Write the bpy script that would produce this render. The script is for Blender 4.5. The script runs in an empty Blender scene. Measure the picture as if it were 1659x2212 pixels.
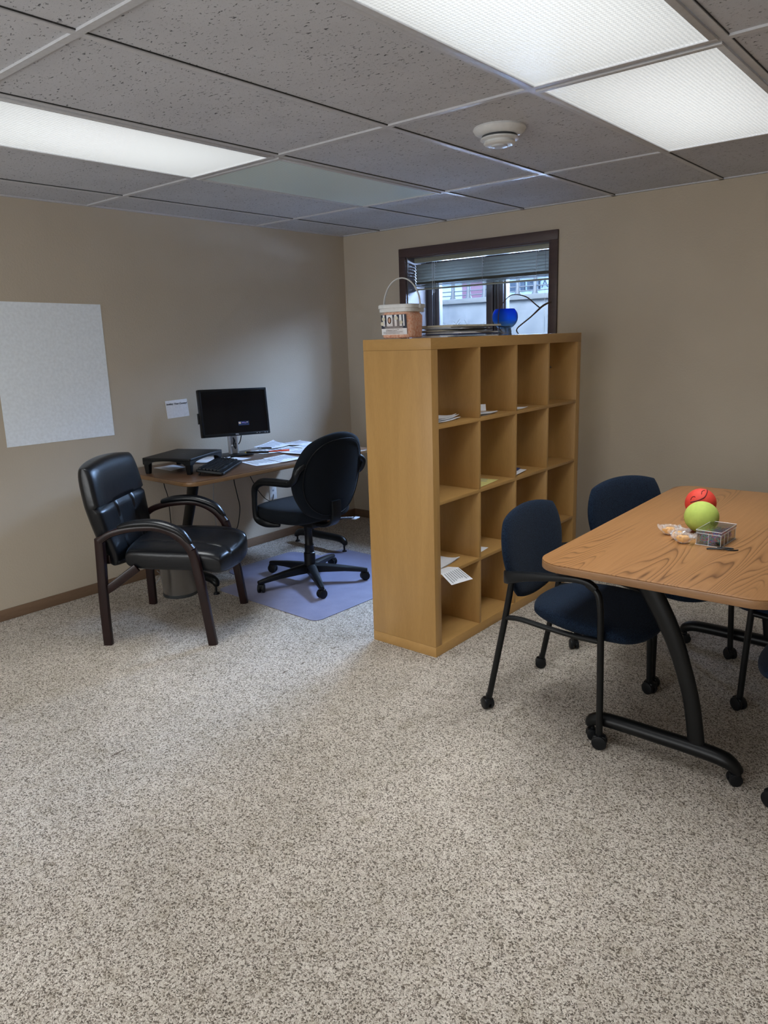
import bpy, bmesh, math, random
from mathutils import Vector, Matrix, Euler
random.seed(7)
PI = math.pi
def rad(a): return a*PI/180
scene = bpy.context.scene
col = scene.collection

# ------------------------------------------------------------------ camera
FPX, YAW, PITCH, ROLL = 1598.52, 0.6979, -0.2307, -0.0332
CAM = Vector((4.2307, -4.6494, 1.4956))
cam_data = bpy.data.cameras.new('camera'); cam = bpy.data.objects.new('camera', cam_data); col.objects.link(cam)
fw = Vector((-math.sin(YAW)*math.cos(PITCH), math.cos(YAW)*math.cos(PITCH), math.sin(PITCH)))
rt = Vector((math.cos(YAW), math.sin(YAW), 0)); up = rt.cross(fw)
r2 = rt*math.cos(ROLL)+up*math.sin(ROLL); u2 = -rt*math.sin(ROLL)+up*math.cos(ROLL)
cam.matrix_world = Matrix(((r2.x,u2.x,-fw.x,CAM.x),(r2.y,u2.y,-fw.y,CAM.y),(r2.z,u2.z,-fw.z,CAM.z),(0,0,0,1)))
cam_data.sensor_fit = 'HORIZONTAL'; cam_data.sensor_width = 36; cam_data.lens = FPX/1659*36
cam_data.clip_start = 0.05
scene.camera = cam

# ------------------------------------------------------------------ world, view, light levels
scene.view_settings.view_transform = 'Standard'; scene.view_settings.look = 'None'
scene.view_settings.exposure = 0.0; scene.view_settings.gamma = 1.0
scene.view_settings.use_curve_mapping = False
scene.cycles.max_bounces = 10; scene.cycles.diffuse_bounces = 6; scene.cycles.transparent_max_bounces = 16
scene.cycles.sample_clamp_indirect = 6
SKY = 9.0            # overcast daylight outside
LAMP_LOW, LAMP_DOWN = 0.74, 18.0     # luminous ceiling panels: glancing view and straight down
w = bpy.data.worlds.new('overcast'); scene.world = w; w.use_nodes = True
nt = w.node_tree; bg = nt.nodes['Background']
bg.inputs[0].default_value = (0.33, 0.55, 1.0, 1); bg.inputs[1].default_value = SKY
pl = bpy.data.lights.new('window_portal', 'AREA'); pl.shape = 'RECTANGLE'; pl.size = 1.19; pl.size_y = 0.74
pl.cycles.is_portal = True
po = bpy.data.objects.new('window_portal', pl); col.objects.link(po); po.location = (1.231, 0.29, 1.71); po.rotation_euler = (-PI/2, 0, 0)

sl_ = bpy.data.lights.new('overcast_sky_glow', 'SUN'); sl_.energy = 36.0; sl_.angle = math.radians(50); sl_.color = (.42, .64, 1.0)
so_ = bpy.data.objects.new('overcast_sky_glow', sl_); col.objects.link(so_)
so_.rotation_euler = Vector((-.08, -1, -math.tan(math.radians(38)))).to_track_quat('-Z', 'Y').to_euler()
# added area lamp outside, out of view above the blind's edge, boosts window daylight
wl = bpy.data.lights.new('added_daylight_lamp', 'AREA'); wl.shape = 'RECTANGLE'; wl.size = 3.2; wl.size_y = .7; wl.energy = 1250; wl.color = (.48, .65, 1.0)
wo_ = bpy.data.objects.new('added_daylight_lamp', wl); col.objects.link(wo_); wo_.location = (1.1, .47, 2.27); wo_.rotation_euler = (-PI/2, 0, 0)
# added fill lamp at the wall behind the viewpoint, brightens walls and ceiling
fl = bpy.data.lights.new('added_rear_fill', 'AREA'); fl.shape = 'RECTANGLE'; fl.size = 3.6; fl.size_y = 1.5; fl.energy = 85; fl.color = (.95, .98, 1.0)
fo_ = bpy.data.objects.new('added_rear_fill', fl); col.objects.link(fo_); fo_.location = (2.6, -6.9, 1.35); fo_.rotation_euler = (PI/2, 0, 0)

# ------------------------------------------------------------------ helpers
class MB:
    def __init__(s): s.bm = bmesh.new()
    def _merge(s, t, M=None):
        if M is not None: bmesh.ops.transform(t, matrix=M, verts=t.verts)
        me = bpy.data.meshes.new('t'); t.to_mesh(me); t.free(); s.bm.from_mesh(me); bpy.data.meshes.remove(me)
        return s
    def box(s, c, size, rot=(0,0,0), bev=0, seg=2, M=None):
        t = bmesh.new(); bmesh.ops.create_cube(t, size=1)
        bmesh.ops.scale(t, vec=size, verts=t.verts)
        if bev: bmesh.ops.bevel(t, geom=t.edges[:], offset=bev, segments=seg, affect='EDGES', profile=0.5)
        X = Matrix.Translation(c) @ Euler(rot).to_matrix().to_4x4()
        return s._merge(t, (M @ X) if M is not None else X)
    def span(s, a, b, bev=0):
        a, b = Vector(a), Vector(b)
        return s.box((a+b)/2, [abs(v) for v in (b-a)], bev=bev)
    def cyl(s, p0, p1, r0, r1=None, seg=20, bev=0):
        p0, p1 = Vector(p0), Vector(p1); r1 = r0 if r1 is None else r1
        d = p1-p0; t = bmesh.new()
        bmesh.ops.create_cone(t, cap_ends=True, segments=seg, radius1=r0, radius2=r1, depth=d.length)
        if bev: bmesh.ops.bevel(t, geom=[e for e in t.edges if len(e.link_faces) == 2 and abs(e.verts[0].co.z-e.verts[1].co.z) < 1e-6], offset=bev, segments=2, affect='EDGES', profile=0.5)
        return s._merge(t, Matrix.Translation((p0+p1)/2) @ d.to_track_quat('Z', 'Y').to_matrix().to_4x4())
    def sphere(s, c, r, sc=(1,1,1), seg=24):
        t = bmesh.new(); bmesh.ops.create_uvsphere(t, u_segments=seg, v_segments=seg//2, radius=r)
        bmesh.ops.scale(t, vec=sc, verts=t.verts); return s._merge(t, Matrix.Translation(c))
    def loft(s, rings, cap=True, closed=False):
        t = bmesh.new(); R_ = [[t.verts.new(p) for p in r] for r in rings]; n = len(R_[0])
        for i in range(len(R_)-(0 if closed else 1)):
            a, b = R_[i], R_[(i+1) % len(R_)]
            for j in range(n):
                k = (j+1) % n
                try: t.faces.new((a[j], a[k], b[k], b[j]))
                except ValueError: pass
        if cap and not closed:
            t.faces.new(R_[0][::-1]); t.faces.new(R_[-1])
        bmesh.ops.recalc_face_normals(t, faces=t.faces)
        return s._merge(t)
    def tube(s, pts, r, seg=12, sub=6, flat=None, closed=False, round_end=True):
        """swept tube through pts (Catmull-Rom); r number or list; flat=(ru, rv, up) for an oval section"""
        P = [Vector(p) for p in pts]; n = len(P)
        rr = r if isinstance(r, (list, tuple)) else [r]*n
        C, Rr = [], []
        if n == 2 or sub <= 1: C, Rr = P[:], list(rr)
        else:
            m = n if closed else n-1
            for i in range(m):
                if closed: p0, p1, p2, p3 = P[i-1], P[i], P[(i+1) % n], P[(i+2) % n]
                else: p0, p1, p2, p3 = P[max(i-1, 0)], P[i], P[i+1], P[min(i+2, n-1)]
                for k in range(sub):
                    t = k/sub
                    C.append(0.5*((2*p1)+(p2-p0)*t+(2*p0-5*p1+4*p2-p3)*t*t+(3*p1-p0-3*p2+p3)*t**3))
                    Rr.append(rr[i]*(1-t)+rr[(i+1) % n]*t)
            if not closed: C.append(P[-1]); Rr.append(rr[-1])
        if round_end and not closed:
            d0 = (C[0]-C[1]).normalized(); d1 = (C[-1]-C[-2]).normalized()
            ra, rb = Rr[0], Rr[-1]
            C = [C[0]+d0*ra*.5, C[0]+d0*ra*.35]+C+[C[-1]+d1*rb*.35, C[-1]+d1*rb*.5]
            Rr = [ra*.45, ra*.8]+Rr+[rb*.8, rb*.45]
        rings = []; N = len(C); U = None
        for i in range(N):
            d = (C[(i+1) % N]-C[i-1]) if closed else (C[min(i+1, N-1)]-C[max(i-1, 0)])
            d.normalize()
            if flat: U0 = Vector(flat[2])
            else: U0 = U if U is not None else (Vector((0,0,1)) if abs(d.z) < .9 else Vector((1,0,0)))
            U = (U0-d*U0.dot(d)); U.normalize(); V = d.cross(U)
            a, b = (flat[0], flat[1]) if flat else (1, 1)
            rings.append([C[i]+U*math.cos(2*PI*j/seg)*Rr[i]*a+V*math.sin(2*PI*j/seg)*Rr[i]*b for j in range(seg)])
        return s.loft(rings, closed=closed)
    def bar(s, pts, w, h, up, sub=6, bev=.25):
        """swept rounded-rectangle bar; w along side, h along up"""
        P = [Vector(p) for p in pts]; n = len(P); C = []; S = []
        ww = w if isinstance(w, (list, tuple)) else [w]*n; hh = h if isinstance(h, (list, tuple)) else [h]*n
        for i in range(n-1):
            p0, p1, p2, p3 = P[max(i-1, 0)], P[i], P[i+1], P[min(i+2, n-1)]
            for k in range(sub):
                t = k/sub
                C.append(0.5*((2*p1)+(p2-p0)*t+(2*p0-5*p1+4*p2-p3)*t*t+(3*p1-p0-3*p2+p3)*t**3)); S.append((ww[i]*(1-t)+ww[i+1]*t, hh[i]*(1-t)+hh[i+1]*t))
        C.append(P[-1]); S.append((ww[-1], hh[-1]))
        rings = []
        for i in range(len(C)):
            d = (C[min(i+1, len(C)-1)]-C[max(i-1, 0)]).normalized()
            U = Vector(up); U = (U-d*U.dot(d)).normalized(); V = d.cross(U); a, b = S[i][0]/2, S[i][1]/2; c = min(a, b)*bev*2
            q = [(a, b-c), (a-c*.3, b-c*.3), (a-c, b), (-a+c, b), (-a+c*.3, b-c*.3), (-a, b-c), (-a, -b+c), (-a+c*.3, -b+c*.3), (-a+c, -b), (a-c, -b), (a-c*.3, -b+c*.3), (a, -b+c)]
            rings.append([C[i]+V*x+U*y for x, y in q])
        return s.loft(rings)
    def lathe(s, prof, c=(0,0,0), seg=32, M=None, sx=1, sy=1):
        t = bmesh.new(); rings = []
        for r, z in prof:
            rings.append([t.verts.new((max(r, 1e-5)*math.cos(2*PI*j/seg)*sx, max(r, 1e-5)*math.sin(2*PI*j/seg)*sy, z)) for j in range(seg)])
        for a, b in zip(rings, rings[1:]):
            for j in range(seg): t.faces.new((a[j], a[(j+1) % seg], b[(j+1) % seg], b[j]))
        bmesh.ops.remove_doubles(t, verts=t.verts, dist=2e-5)
        bmesh.ops.recalc_face_normals(t, faces=t.faces)
        X = Matrix.Translation(c)
        return s._merge(t, X @ M if M is not None else X)
    def prism(s, outline, z0, z1, bev=0, M=None):
        t = bmesh.new(); vs = [t.verts.new((x, y, z0)) for x, y in outline]; f = t.faces.new(vs)
        r = bmesh.ops.extrude_face_region(t, geom=[f]); up_ = [v for v in r['geom'] if isinstance(v, bmesh.types.BMVert)]
        bmesh.ops.translate(t, vec=(0, 0, z1-z0), verts=up_)
        bmesh.ops.recalc_face_normals(t, faces=t.faces)
        if bev:
            es = [e for e in t.edges if abs(e.verts[0].co.z-e.verts[1].co.z) < 1e-7]
            bmesh.ops.bevel(t, geom=es, offset=bev, segments=3, affect='EDGES', profile=0.5)
        return s._merge(t, M)
    def pad(s, a, b, T, fn, k=.7, n=24, p=4, m=2.5, bottom=1.0):
        """cushion: rounded-square outline (half sizes a, b), thickness T both sides, placed by fn(x, y, z)"""
        t = bmesh.new(); g = [math.sin(PI/2*(-1+2*i/n)) for i in range(n+1)]
        def V(i, j, sgn):
            u, v = g[i], g[j]
            x = a*u*math.sqrt(1-k*v*v/2); y = b*v*math.sqrt(1-k*u*u/2)
            z = sgn*T*max(0, (1-abs(u)**p)*(1-abs(v)**p))**(1/m)
            return Vector(fn(x, y, z*(bottom if sgn < 0 else 1)))
        top = [[t.verts.new(V(i, j, 1)) for j in range(n+1)] for i in range(n+1)]
        bot = [[top[i][j] if i in (0, n) or j in (0, n) else t.verts.new(V(i, j, -1)) for j in range(n+1)] for i in range(n+1)]
        for i in range(n):
            for j in range(n):
                t.faces.new((top[i][j], top[i+1][j], top[i+1][j+1], top[i][j+1]))
                q = (bot[i][j], bot[i][j+1], bot[i+1][j+1], bot[i+1][j])
                if len(set(q)) == 4:
                    try: t.faces.new(q)
                    except ValueError: pass
        bmesh.ops.recalc_face_normals(t, faces=t.faces)
        return s._merge(t)
    def sheet(s, quad, z=0, th=.0006, curl=0, n=8, bend=None):
        """thin paper sheet: four corners (xy), thickness th, gentle waves"""
        q = [Vector((x[0], x[1], x[2] if len(x) > 2 else z)) for x in quad]
        t = bmesh.new(); ph = random.random()*6
        def P(u, v, o):
            p = (q[0]*(1-u)+q[1]*u)*(1-v)+(q[3]*(1-u)+q[2]*u)*v
            h = curl*(.5+.5*math.sin(u*4+ph))*(.5+.5*math.sin(v*3.3+ph*2))
            e = (abs(u-.5)*2)**4*(abs(v-.5)*2)**2*curl
            return p+Vector((0, 0, h+e+o))
        A = [[t.verts.new(P(i/n, j/n, th)) for j in range(n+1)] for i in range(n+1)]
        B = [[t.verts.new(P(i/n, j/n, 0)) for j in range(n+1)] for i in range(n+1)]
        for i in range(n):
            for j in range(n):
                t.faces.new((A[i][j], A[i+1][j], A[i+1][j+1], A[i][j+1])); t.faces.new((B[i][j], B[i][j+1], B[i+1][j+1], B[i+1][j]))
        for i in range(n):
            t.faces.new((A[i][0], B[i][0], B[i+1][0], A[i+1][0])); t.faces.new((A[i][n], A[i+1][n], B[i+1][n], B[i][n]))
            t.faces.new((A[0][i], A[0][i+1], B[0][i+1], B[0][i])); t.faces.new((A[n][i], B[n][i], B[n][i+1], A[n][i+1]))
        bmesh.ops.recalc_face_normals(t, faces=t.faces)
        return s._merge(t)

def obj(name, mb, mat, parent=None, label=None, smooth=40, **kw):
    me = bpy.data.meshes.new(name); mb.bm.to_mesh(me); mb.bm.free()
    if smooth:
        me.polygons.foreach_set('use_smooth', [True]*len(me.polygons))
        me.set_sharp_from_angle(angle=rad(smooth))
    o = bpy.data.objects.new(name, me); col.objects.link(o)
    me.materials.append(mat)
    if parent: o.parent = parent
    if label: o['label'] = label
    for k, v in kw.items(): o[k] = v
    return o
def thing(name, label, cat, loc=(0,0,0), rz=0, group=None):
    o = bpy.data.objects.new(name, None); col.objects.link(o); o.location = loc; o.rotation_euler = (0, 0, rz)
    o.empty_display_size = .05
    return tag(o, label, cat, group)
def tag(o, label, cat, group=None):
    o['label'] = label; o['category'] = cat
    if group: o['group'] = group
    return o
def struct(name, mb, mat, parent=None, smooth=40):
    o = obj(name, mb, mat, parent, smooth=smooth)
    if not parent: o['kind'] = 'structure'
    return o
def copy_tree(o, parent=None):
    c = o.copy(); col.objects.link(c)
    if parent: c.parent = parent
    for ch in list(o.children): copy_tree(ch, c)
    return c
def rrect(w, h, r, seg=6, cx=0, cy=0):
    out = []
    for sx, sy, a0 in ((1,1,0), (-1,1,90), (-1,-1,180), (1,-1,270)):
        for k in range(seg+1):
            a = rad(a0+90*k/seg); out.append((cx+sx*(w/2-r)+r*math.cos(a), cy+sy*(h/2-r)+r*math.sin(a)))
    return out
def text_obj(name, body, size, mat, M, parent=None, depth=.0004, shear=0, bold=0, align='CENTER'):
    cu = bpy.data.curves.new(name, 'FONT'); cu.body = body; cu.size = size; cu.extrude = depth; cu.shear = shear; cu.offset = bold
    cu.align_x = align; cu.align_y = 'CENTER'; cu.resolution_u = 3
    tmp = bpy.data.objects.new('tmp', cu); col.objects.link(tmp)
    bpy.context.view_layer.update()
    me = bpy.data.meshes.new_from_object(tmp.evaluated_get(bpy.context.evaluated_depsgraph_get()))
    bpy.data.objects.remove(tmp); me.transform(M); me.name = name
    me.materials.clear(); me.materials.append(mat)
    o = bpy.data.objects.new(name, me); col.objects.link(o)
    if parent: o.parent = parent
    return o

# ------------------------------------------------------------------ materials
def mat(name, color, rough=.5, metal=0, spec=.5, **kw):
    m = bpy.data.materials.new(name); m.use_nodes = True; N = m.node_tree.nodes; b = N['Principled BSDF']
    b.inputs['Base Color'].default_value = (*color, 1); b.inputs['Roughness'].default_value = rough
    b.inputs['Metallic'].default_value = metal; b.inputs['Specular IOR Level'].default_value = spec
    for k, v in kw.items(): b.inputs[k].default_value = v
    return m
def nodes(m): return m.node_tree.nodes, m.node_tree.links, m.node_tree.nodes['Principled BSDF']
def coords(m, scale=(1,1,1), rot=(0,0,0), kind='Object'):
    N, L, b = nodes(m); tc = N.new('ShaderNodeTexCoord'); mp = N.new('ShaderNodeMapping')
    mp.inputs['Scale'].default_value = scale; mp.inputs['Rotation'].default_value = rot
    L.new(tc.outputs[kind], mp.inputs['Vector']); return mp.outputs[0]
def noise(m, vec, scale, detail=3, rough=.5, dist=0):
    N, L, b = nodes(m); n = N.new('ShaderNodeTexNoise'); n.inputs['Scale'].default_value = scale
    n.inputs['Detail'].default_value = detail; n.inputs['Roughness'].default_value = rough; n.inputs['Distortion'].default_value = dist
    L.new(vec, n.inputs['Vector']); return n.outputs['Fac']
def ramp(m, fac, stops, interp='LINEAR'):
    N, L, b = nodes(m); r = N.new('ShaderNodeValToRGB'); r.color_ramp.interpolation = interp
    e = r.color_ramp.elements
    while len(e) < len(stops): e.new(.5)
    for x, (p, c) in zip(e, stops): x.position = p; x.color = (*c, 1) if len(c) == 3 else c
    L.new(fac, r.inputs[0]); return r.outputs[0]
def bump(m, h, strength=.3, dist=.001, prev=None):
    N, L, b = nodes(m); n = N.new('ShaderNodeBump'); n.inputs['Strength'].default_value = strength; n.inputs['Distance'].default_value = dist
    L.new(h, n.inputs['Height'])
    if prev: L.new(prev, n.inputs['Normal'])
    L.new(n.outputs[0], b.inputs['Normal']); return n.outputs[0]
def mix(m, fac, a, b_, mode='MIX'):
    N, L, b = nodes(m); x = N.new('ShaderNodeMix'); x.data_type = 'RGBA'; x.blend_type = mode
    for sock, v in ((x.inputs[0], fac), (x.inputs[6], a), (x.inputs[7], b_)):
        if isinstance(v, (int, float)): sock.default_value = v
        elif isinstance(v, tuple): sock.default_value = (*v, 1)
        else: L.new(v, sock)
    return x.outputs[2]
def setc(m, c): N, L, b = nodes(m); L.new(c, b.inputs['Base Color'])
def math_(m, op, a, b_=None):
    N, L, b = nodes(m); x = N.new('ShaderNodeMath'); x.operation = op
    for s, v in ((x.inputs[0], a), (x.inputs[1], b_)):
        if v is None: continue
        if isinstance(v, (int, float)): s.default_value = v
        else: L.new(v, s)
    return x.outputs[0]

def fabric(name, c1, c2, scale=600, rough=.95):
    m = mat(name, c1, rough, spec=.15); v = coords(m)
    n = noise(m, v, scale, 2, .7); setc(m, ramp(m, n, [(.38, c1), (.68, c2)])); bump(m, n, .5, .0008); 
    nodes(m)[2].inputs['Sheen Weight'].default_value = .03
    return m
def plain(name, color, rough=.4, spec=.5, bs=0, **kw):
    m = mat(name, color, rough, spec=spec, **kw); v = coords(m); n = noise(m, v, 60, 3)
    d = tuple(c*.9 for c in color); setc(m, ramp(m, n, [(.3, d), (.7, color)]))
    if bs: bump(m, noise(m, v, 700, 2), bs, .0006)
    return m
M = {}
# carpet: multi-tone loop pile
m = mat('carpet', (.3, .27, .23), 1, spec=.05); v = coords(m)
N, L, b = nodes(m)
vo = N.new('ShaderNodeTexVoronoi'); vo.inputs['Scale'].default_value = 265; vo.inputs['Randomness'].default_value = 1
wn = N.new('ShaderNodeTexNoise'); wn.inputs['Scale'].default_value = 130; wn.inputs['Detail'].default_value = 2
L.new(v, wn.inputs['Vector'])
vm = N.new('ShaderNodeVectorMath'); vm.operation = 'MULTIPLY_ADD'; vm.inputs[1].default_value = (.012, .012, .012); L.new(wn.outputs['Color'], vm.inputs[0]); L.new(v, vm.inputs[2])
L.new(vm.outputs[0], vo.inputs['Vector'])
sx = N.new('ShaderNodeSeparateColor'); L.new(vo.outputs['Color'], sx.inputs[0])
c1 = ramp(m, sx.outputs[0], [(0, (.03, .02, .015)), (.16, (.10, .075, .058)), (.29, (.345, .29, .24)), (.52, (.60, .54, .475)), (1, (.84, .785, .71))])
tuft = ramp(m, noise(m, v, 330, 2, .65, .5), [(.33, (.04, .03, .022)), (.43, (.30, .26, .215)), (.55, (.58, .535, .475)), (.72, (.80, .76, .69))])
c1 = mix(m, .26, c1, tuft)
n2 = noise(m, v, 2.2, 3); c2 = ramp(m, n2, [(.3, (.86, .85, .83)), (.7, (1.04, 1.03, 1.02))])
n3 = noise(m, v, 13, 4, .6); c3 = ramp(m, n3, [(.28, (.80, .785, .74)), (.42, (.95, .945, .93)), (.55, (1, 1, 1))])
cc = mix(m, 1.0, mix(m, 1.0, c1, c2, 'MULTIPLY'), c3, 'MULTIPLY')
# the seam between two widths of carpet: loose dark tufts along x = 1.81
sp = N.new('ShaderNodeSeparateXYZ'); L.new(v, sp.inputs[0])
sd = math_(m, 'ABSOLUTE', math_(m, 'SUBTRACT', sp.outputs[0], math_(m, 'ADD', 1.803, math_(m, 'MULTIPLY', noise(m, v, 6, 2), .018))))
sm = math_(m, 'LESS_THAN', sd, .0045)
sb = math_(m, 'GREATER_THAN', noise(m, coords(m, (0, 1, 0)), 9, 2, .6), .58)
cc = mix(m, math_(m, 'MULTIPLY', math_(m, 'MULTIPLY', sm, sb), .75), cc, (.09, .06, .045))
setc(m, cc)
bb = bump(m, math_(m, 'SUBTRACT', 1.0, vo.outputs['Distance']), .75, .004)
M['carpet'] = m
# walls
m = mat('wall_paint', (.40, .345, .275), .75, spec=.25); v = coords(m)
n = noise(m, v, 3, 2); setc(m, ramp(m, n, [(.3, (.485, .42, .332)), (.7, (.512, .445, .352))]))
bump(m, noise(m, v, 85, 3, .55), .35, .0035); M['wall'] = m
# ceiling tile with fissures
m = mat('ceiling_tile', (.6, .6, .6), .95, spec=.1); v = coords(m, (.5, 1, 1), (0, 0, rad(12))); v0 = coords(m)
f1 = ramp(m, noise(m, v, 135, 2, .5, .7), [(.635, (1, 1, 1)), (.70, (.22, .22, .23))])
f2 = ramp(m, noise(m, v0, 340, 1), [(.66, (1, 1, 1)), (.74, (.6, .6, .6))])
base = ramp(m, noise(m, v0, 5, 3), [(.3, (.52, .53, .565)), (.7, (.565, .575, .61))])
st = N = None
setc(m, mix(m, 1.0, mix(m, 1.0, base, f1, 'MULTIPLY'), f2, 'MULTIPLY')); bump(m, f1, .6, .003); M['tile'] = m
M['tbar'] = plain('ceiling_grid_white', (.56, .565, .59), .4)
M['gap_shade'] = plain('painted_gap_shade', (.04, .04, .04), .9)
# luminous panel: prismatic lens that sends most of its light straight down
def lens_mat(name, lit):
    m = mat(name, (.62, .72, .72), .28, spec=.5); N, L, b = nodes(m)
    v = coords(m, (1, 1, 1), (0, 0, rad(45)))
    ck = N.new('ShaderNodeTexChecker'); ck.inputs['Scale'].default_value = 105; L.new(v, ck.inputs['Vector'])
    bump(m, ck.outputs['Fac'], .4, .001)
    tone = ramp(m, ck.outputs['Fac'], [(0, (.80, .81, .82)), (1, (1, 1, 1))])
    setc(m, mix(m, 1.0, (.78, .93, .93) if not lit else (.6, .66, .66), tone, 'MULTIPLY'))
    if lit:
        g = N.new('ShaderNodeNewGeometry'); d = N.new('ShaderNodeVectorMath'); d.operation = 'DOT_PRODUCT'
        L.new(g.outputs['True Normal'], d.inputs[0]); L.new(g.outputs['Incoming'], d.inputs[1])
        c = math_(m, 'ABSOLUTE', d.outputs['Value'])
        e = math_(m, 'ADD', math_(m, 'MULTIPLY', math_(m, 'POWER', c, 5.0), LAMP_DOWN), LAMP_LOW)
        # tubes behind the lens: two soft bright bands, edges of the box a little dimmer
        tc = N.new('ShaderNodeTexCoord'); s_ = N.new('ShaderNodeSeparateXYZ'); L.new(tc.outputs['Generated'], s_.inputs[0])
        bx = math_(m, 'SINE', math_(m, 'MULTIPLY', s_.outputs[0], PI)); by = math_(m, 'SINE', math_(m, 'MULTIPLY', s_.outputs[1], PI))
        band = math_(m, 'ADD', .62, math_(m, 'MULTIPLY', math_(m, 'POWER', math_(m, 'MULTIPLY', bx, by), .45), .42))
        sc_ = N.new('ShaderNodeSeparateColor'); L.new(tone, sc_.inputs[0])
        L.new(math_(m, 'MULTIPLY', math_(m, 'MULTIPLY', e, band), sc_.outputs[0]), b.inputs['Emission Strength'])
        b.inputs['Emission Color'].default_value = (.95, .985, 1.0, 1)
    return m
M['lens_lit'] = lens_mat('lit_prismatic_lens', True); M['lens_off'] = lens_mat('unlit_prismatic_lens', False)
# woods
def wood(name, c1, c2, scale, axis, rough=.4, dist=2.0, fine=30, flame=0, rot=(0,0,0)):
    m = mat(name, c1, rough, spec=.4); sc = [1, 1, 1]; sc['xyz'.index(axis)] = .12
    v = coords(m, tuple(sc), rot); n = noise(m, v, scale, 4, .6, dist)
    fsc = [fine*14]*3; fsc['xyz'.index(axis)] = fine
    f = noise(m, coords(m, tuple(s/20 for s in fsc), rot), 20, 2)
    mid = tuple((a+b_)/2 for a, b_ in zip(c1, c2))
    c = ramp(m, n, [(.3, c1), (.5, mid), (.7, c2)]); c = mix(m, .35, c, ramp(m, f, [(.3, c1), (.7, c2)]))
    setc(m, c); bump(m, f, .08, .0005); return m
BIRCH = ((.365, .202, .064), (.485, .285, .099))
for ax in 'xyz': M['birch_'+ax] = wood('birch_veneer_grain_'+ax, BIRCH[0], BIRCH[1], 5, ax, .38)
M['trim'] = wood('brown_stained_trim', (.09, .05, .032), (.14, .085, .055), 8, 'y', .45)
M['base'] = wood('brown_baseboard', (.15, .09, .055), (.21, .135, .085), 8, 'y', .5)
M['casing'] = wood('dark_window_casing', (.055, .035, .034), (.085, .055, .052), 8, 'x', .45)
M['jamb'] = wood('window_jamb_wood', (.09, .078, .08), (.13, .115, .115), 8, 'z', .5)
M['sash'] = plain('dark_bronze_sash', (.045, .038, .042), .35)
M['sash_light'] = plain('pale_sash_strip', (.10, .095, .105), .4)
# oak laminate with cathedral grain
def oak(name, lo, mid, hi, cx, cy, rough=.38):
    m = mat(name, mid, rough, spec=.25); N, L, b = nodes(m)
    v = coords(m, (1, .095, 1)); n = noise(m, v, 7.5, 1, .35, .1)
    wv = math_(m, 'FRACT', math_(m, 'MULTIPLY', n, 27.0))
    fine_ = noise(m, coords(m, (1, .02, 1)), 300, 2)
    mid_ = noise(m, coords(m, (1, .015, 1)), 90, 2)
    mask = ramp(m, noise(m, coords(m, (1, .09, 1)), 7.0, 1, .4), [(.47, (0, 0, 0)), (.54, (1, 1, 1))])
    lines = ramp(m, wv, [(0, lo), (.16, mid), (.7, hi), (.92, mid), (1, lo)])
    straight = mix(m, .5, ramp(m, fine_, [(.3, mid), (.7, hi)]), ramp(m, mid_, [(.35, mid), (.42, hi), (.6, mid), (.7, hi)]))
    setc(m, mix(m, math_(m, 'MULTIPLY', mask, .75), straight, lines))
    return m
M['oak'] = oak('oak_laminate', (.070, .026, .008), (.265, .125, .046), (.335, .165, .064), 0, 0)
M['oak_edge'] = wood('oak_edge_band', (.21, .105, .045), (.31, .165, .075), 10, 'x', .35)
M['walnut'] = wood('walnut_laminate', (.075, .037, .020), (.13, .070, .038), 9, 'y', .3)
M['walnut_edge'] = wood('walnut_edge_band', (.15, .08, .035), (.22, .125, .058), 10, 'y', .3)
M['mahogany'] = wood('mahogany_stain', (.007, .003, .003), (.020, .006, .006), 12, 'z', .28)
M['leather'] = mat('black_leather', (.004, .005, .007), .30, spec=.42); v = coords(M['leather'])
bump(M['leather'], noise(M['leather'], v, 14, 4, .6), .25, .006, bump(M['leather'], noise(M['leather'], v, 420, 2), .18, .0006))
M['navy'] = fabric('navy_upholstery', (.0025, .005, .013), (.012, .026, .052), 330)
M['black_fabric'] = fabric('black_upholstery', (.003, .0045, .007), (.007, .010, .015), 500)
M['black_plastic'] = plain('black_plastic', (.0045, .0055, .007), .42, .3, bs=.1)
M['black_metal'] = plain('black_powder_coat', (.004, .0045, .005), .38, .3, bs=.08)
M['grey_plastic'] = plain('grey_plastic', (.05, .055, .06), .4)
M['steel'] = mat('brushed_steel', (.55, .55, .56), .3, 1); v = coords(M['steel'], (1, 1, .02)); bump(M['steel'], noise(M['steel'], v, 300, 2), .15, .0004)
M['silver'] = plain('silver_plastic', (.5, .51, .54), .32, Metallic=.4) if False else plain('silver_plastic', (.5, .51, .54), .32)
M['paper'] = plain('white_paper', (.84, .855, .90), .85, .2); M['cream_paper'] = plain('cream_paper', (.66, .63, .52), .85, .2)
M['yellow_paper'] = plain('yellow_paper', (.72, .66, .25), .85, .2); M['blue_paper'] = plain('blue_print', (.03, .05, .17), .6)
M['ink'] = plain('black_ink', (.02, .02, .025), .8); M['grey_ink'] = plain('grey_print', (.3, .31, .33), .85)
M['white'] = plain('white_plastic', (.68, .69, .69), .38); M['offwhite'] = plain('off_white_plastic', (.6, .6, .57), .45)
M['screen'] = mat('black_screen', (.004, .005, .007), .12, spec=.4)
M['screen_box'] = mat('screen_message_blue', (.01, .015, .04), .3, **{'Emission Color': (.012, .03, .09, 1), 'Emission Strength': .5})
M['screen_text'] = mat('screen_message_text', (.5, .4, .3), .3, **{'Emission Color': (.8, .65, .5, 1), 'Emission Strength': .45})
M['screen_violet'] = mat('screen_message_violet', (.3, .2, .6), .3, **{'Emission Color': (.35, .3, .8, 1), 'Emission Strength': .4})
M['blind'] = plain('aluminium_slat', (.13, .135, .12), .38); M['blind_rail'] = plain('blind_rail', (.26, .27, .22), .4)
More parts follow.
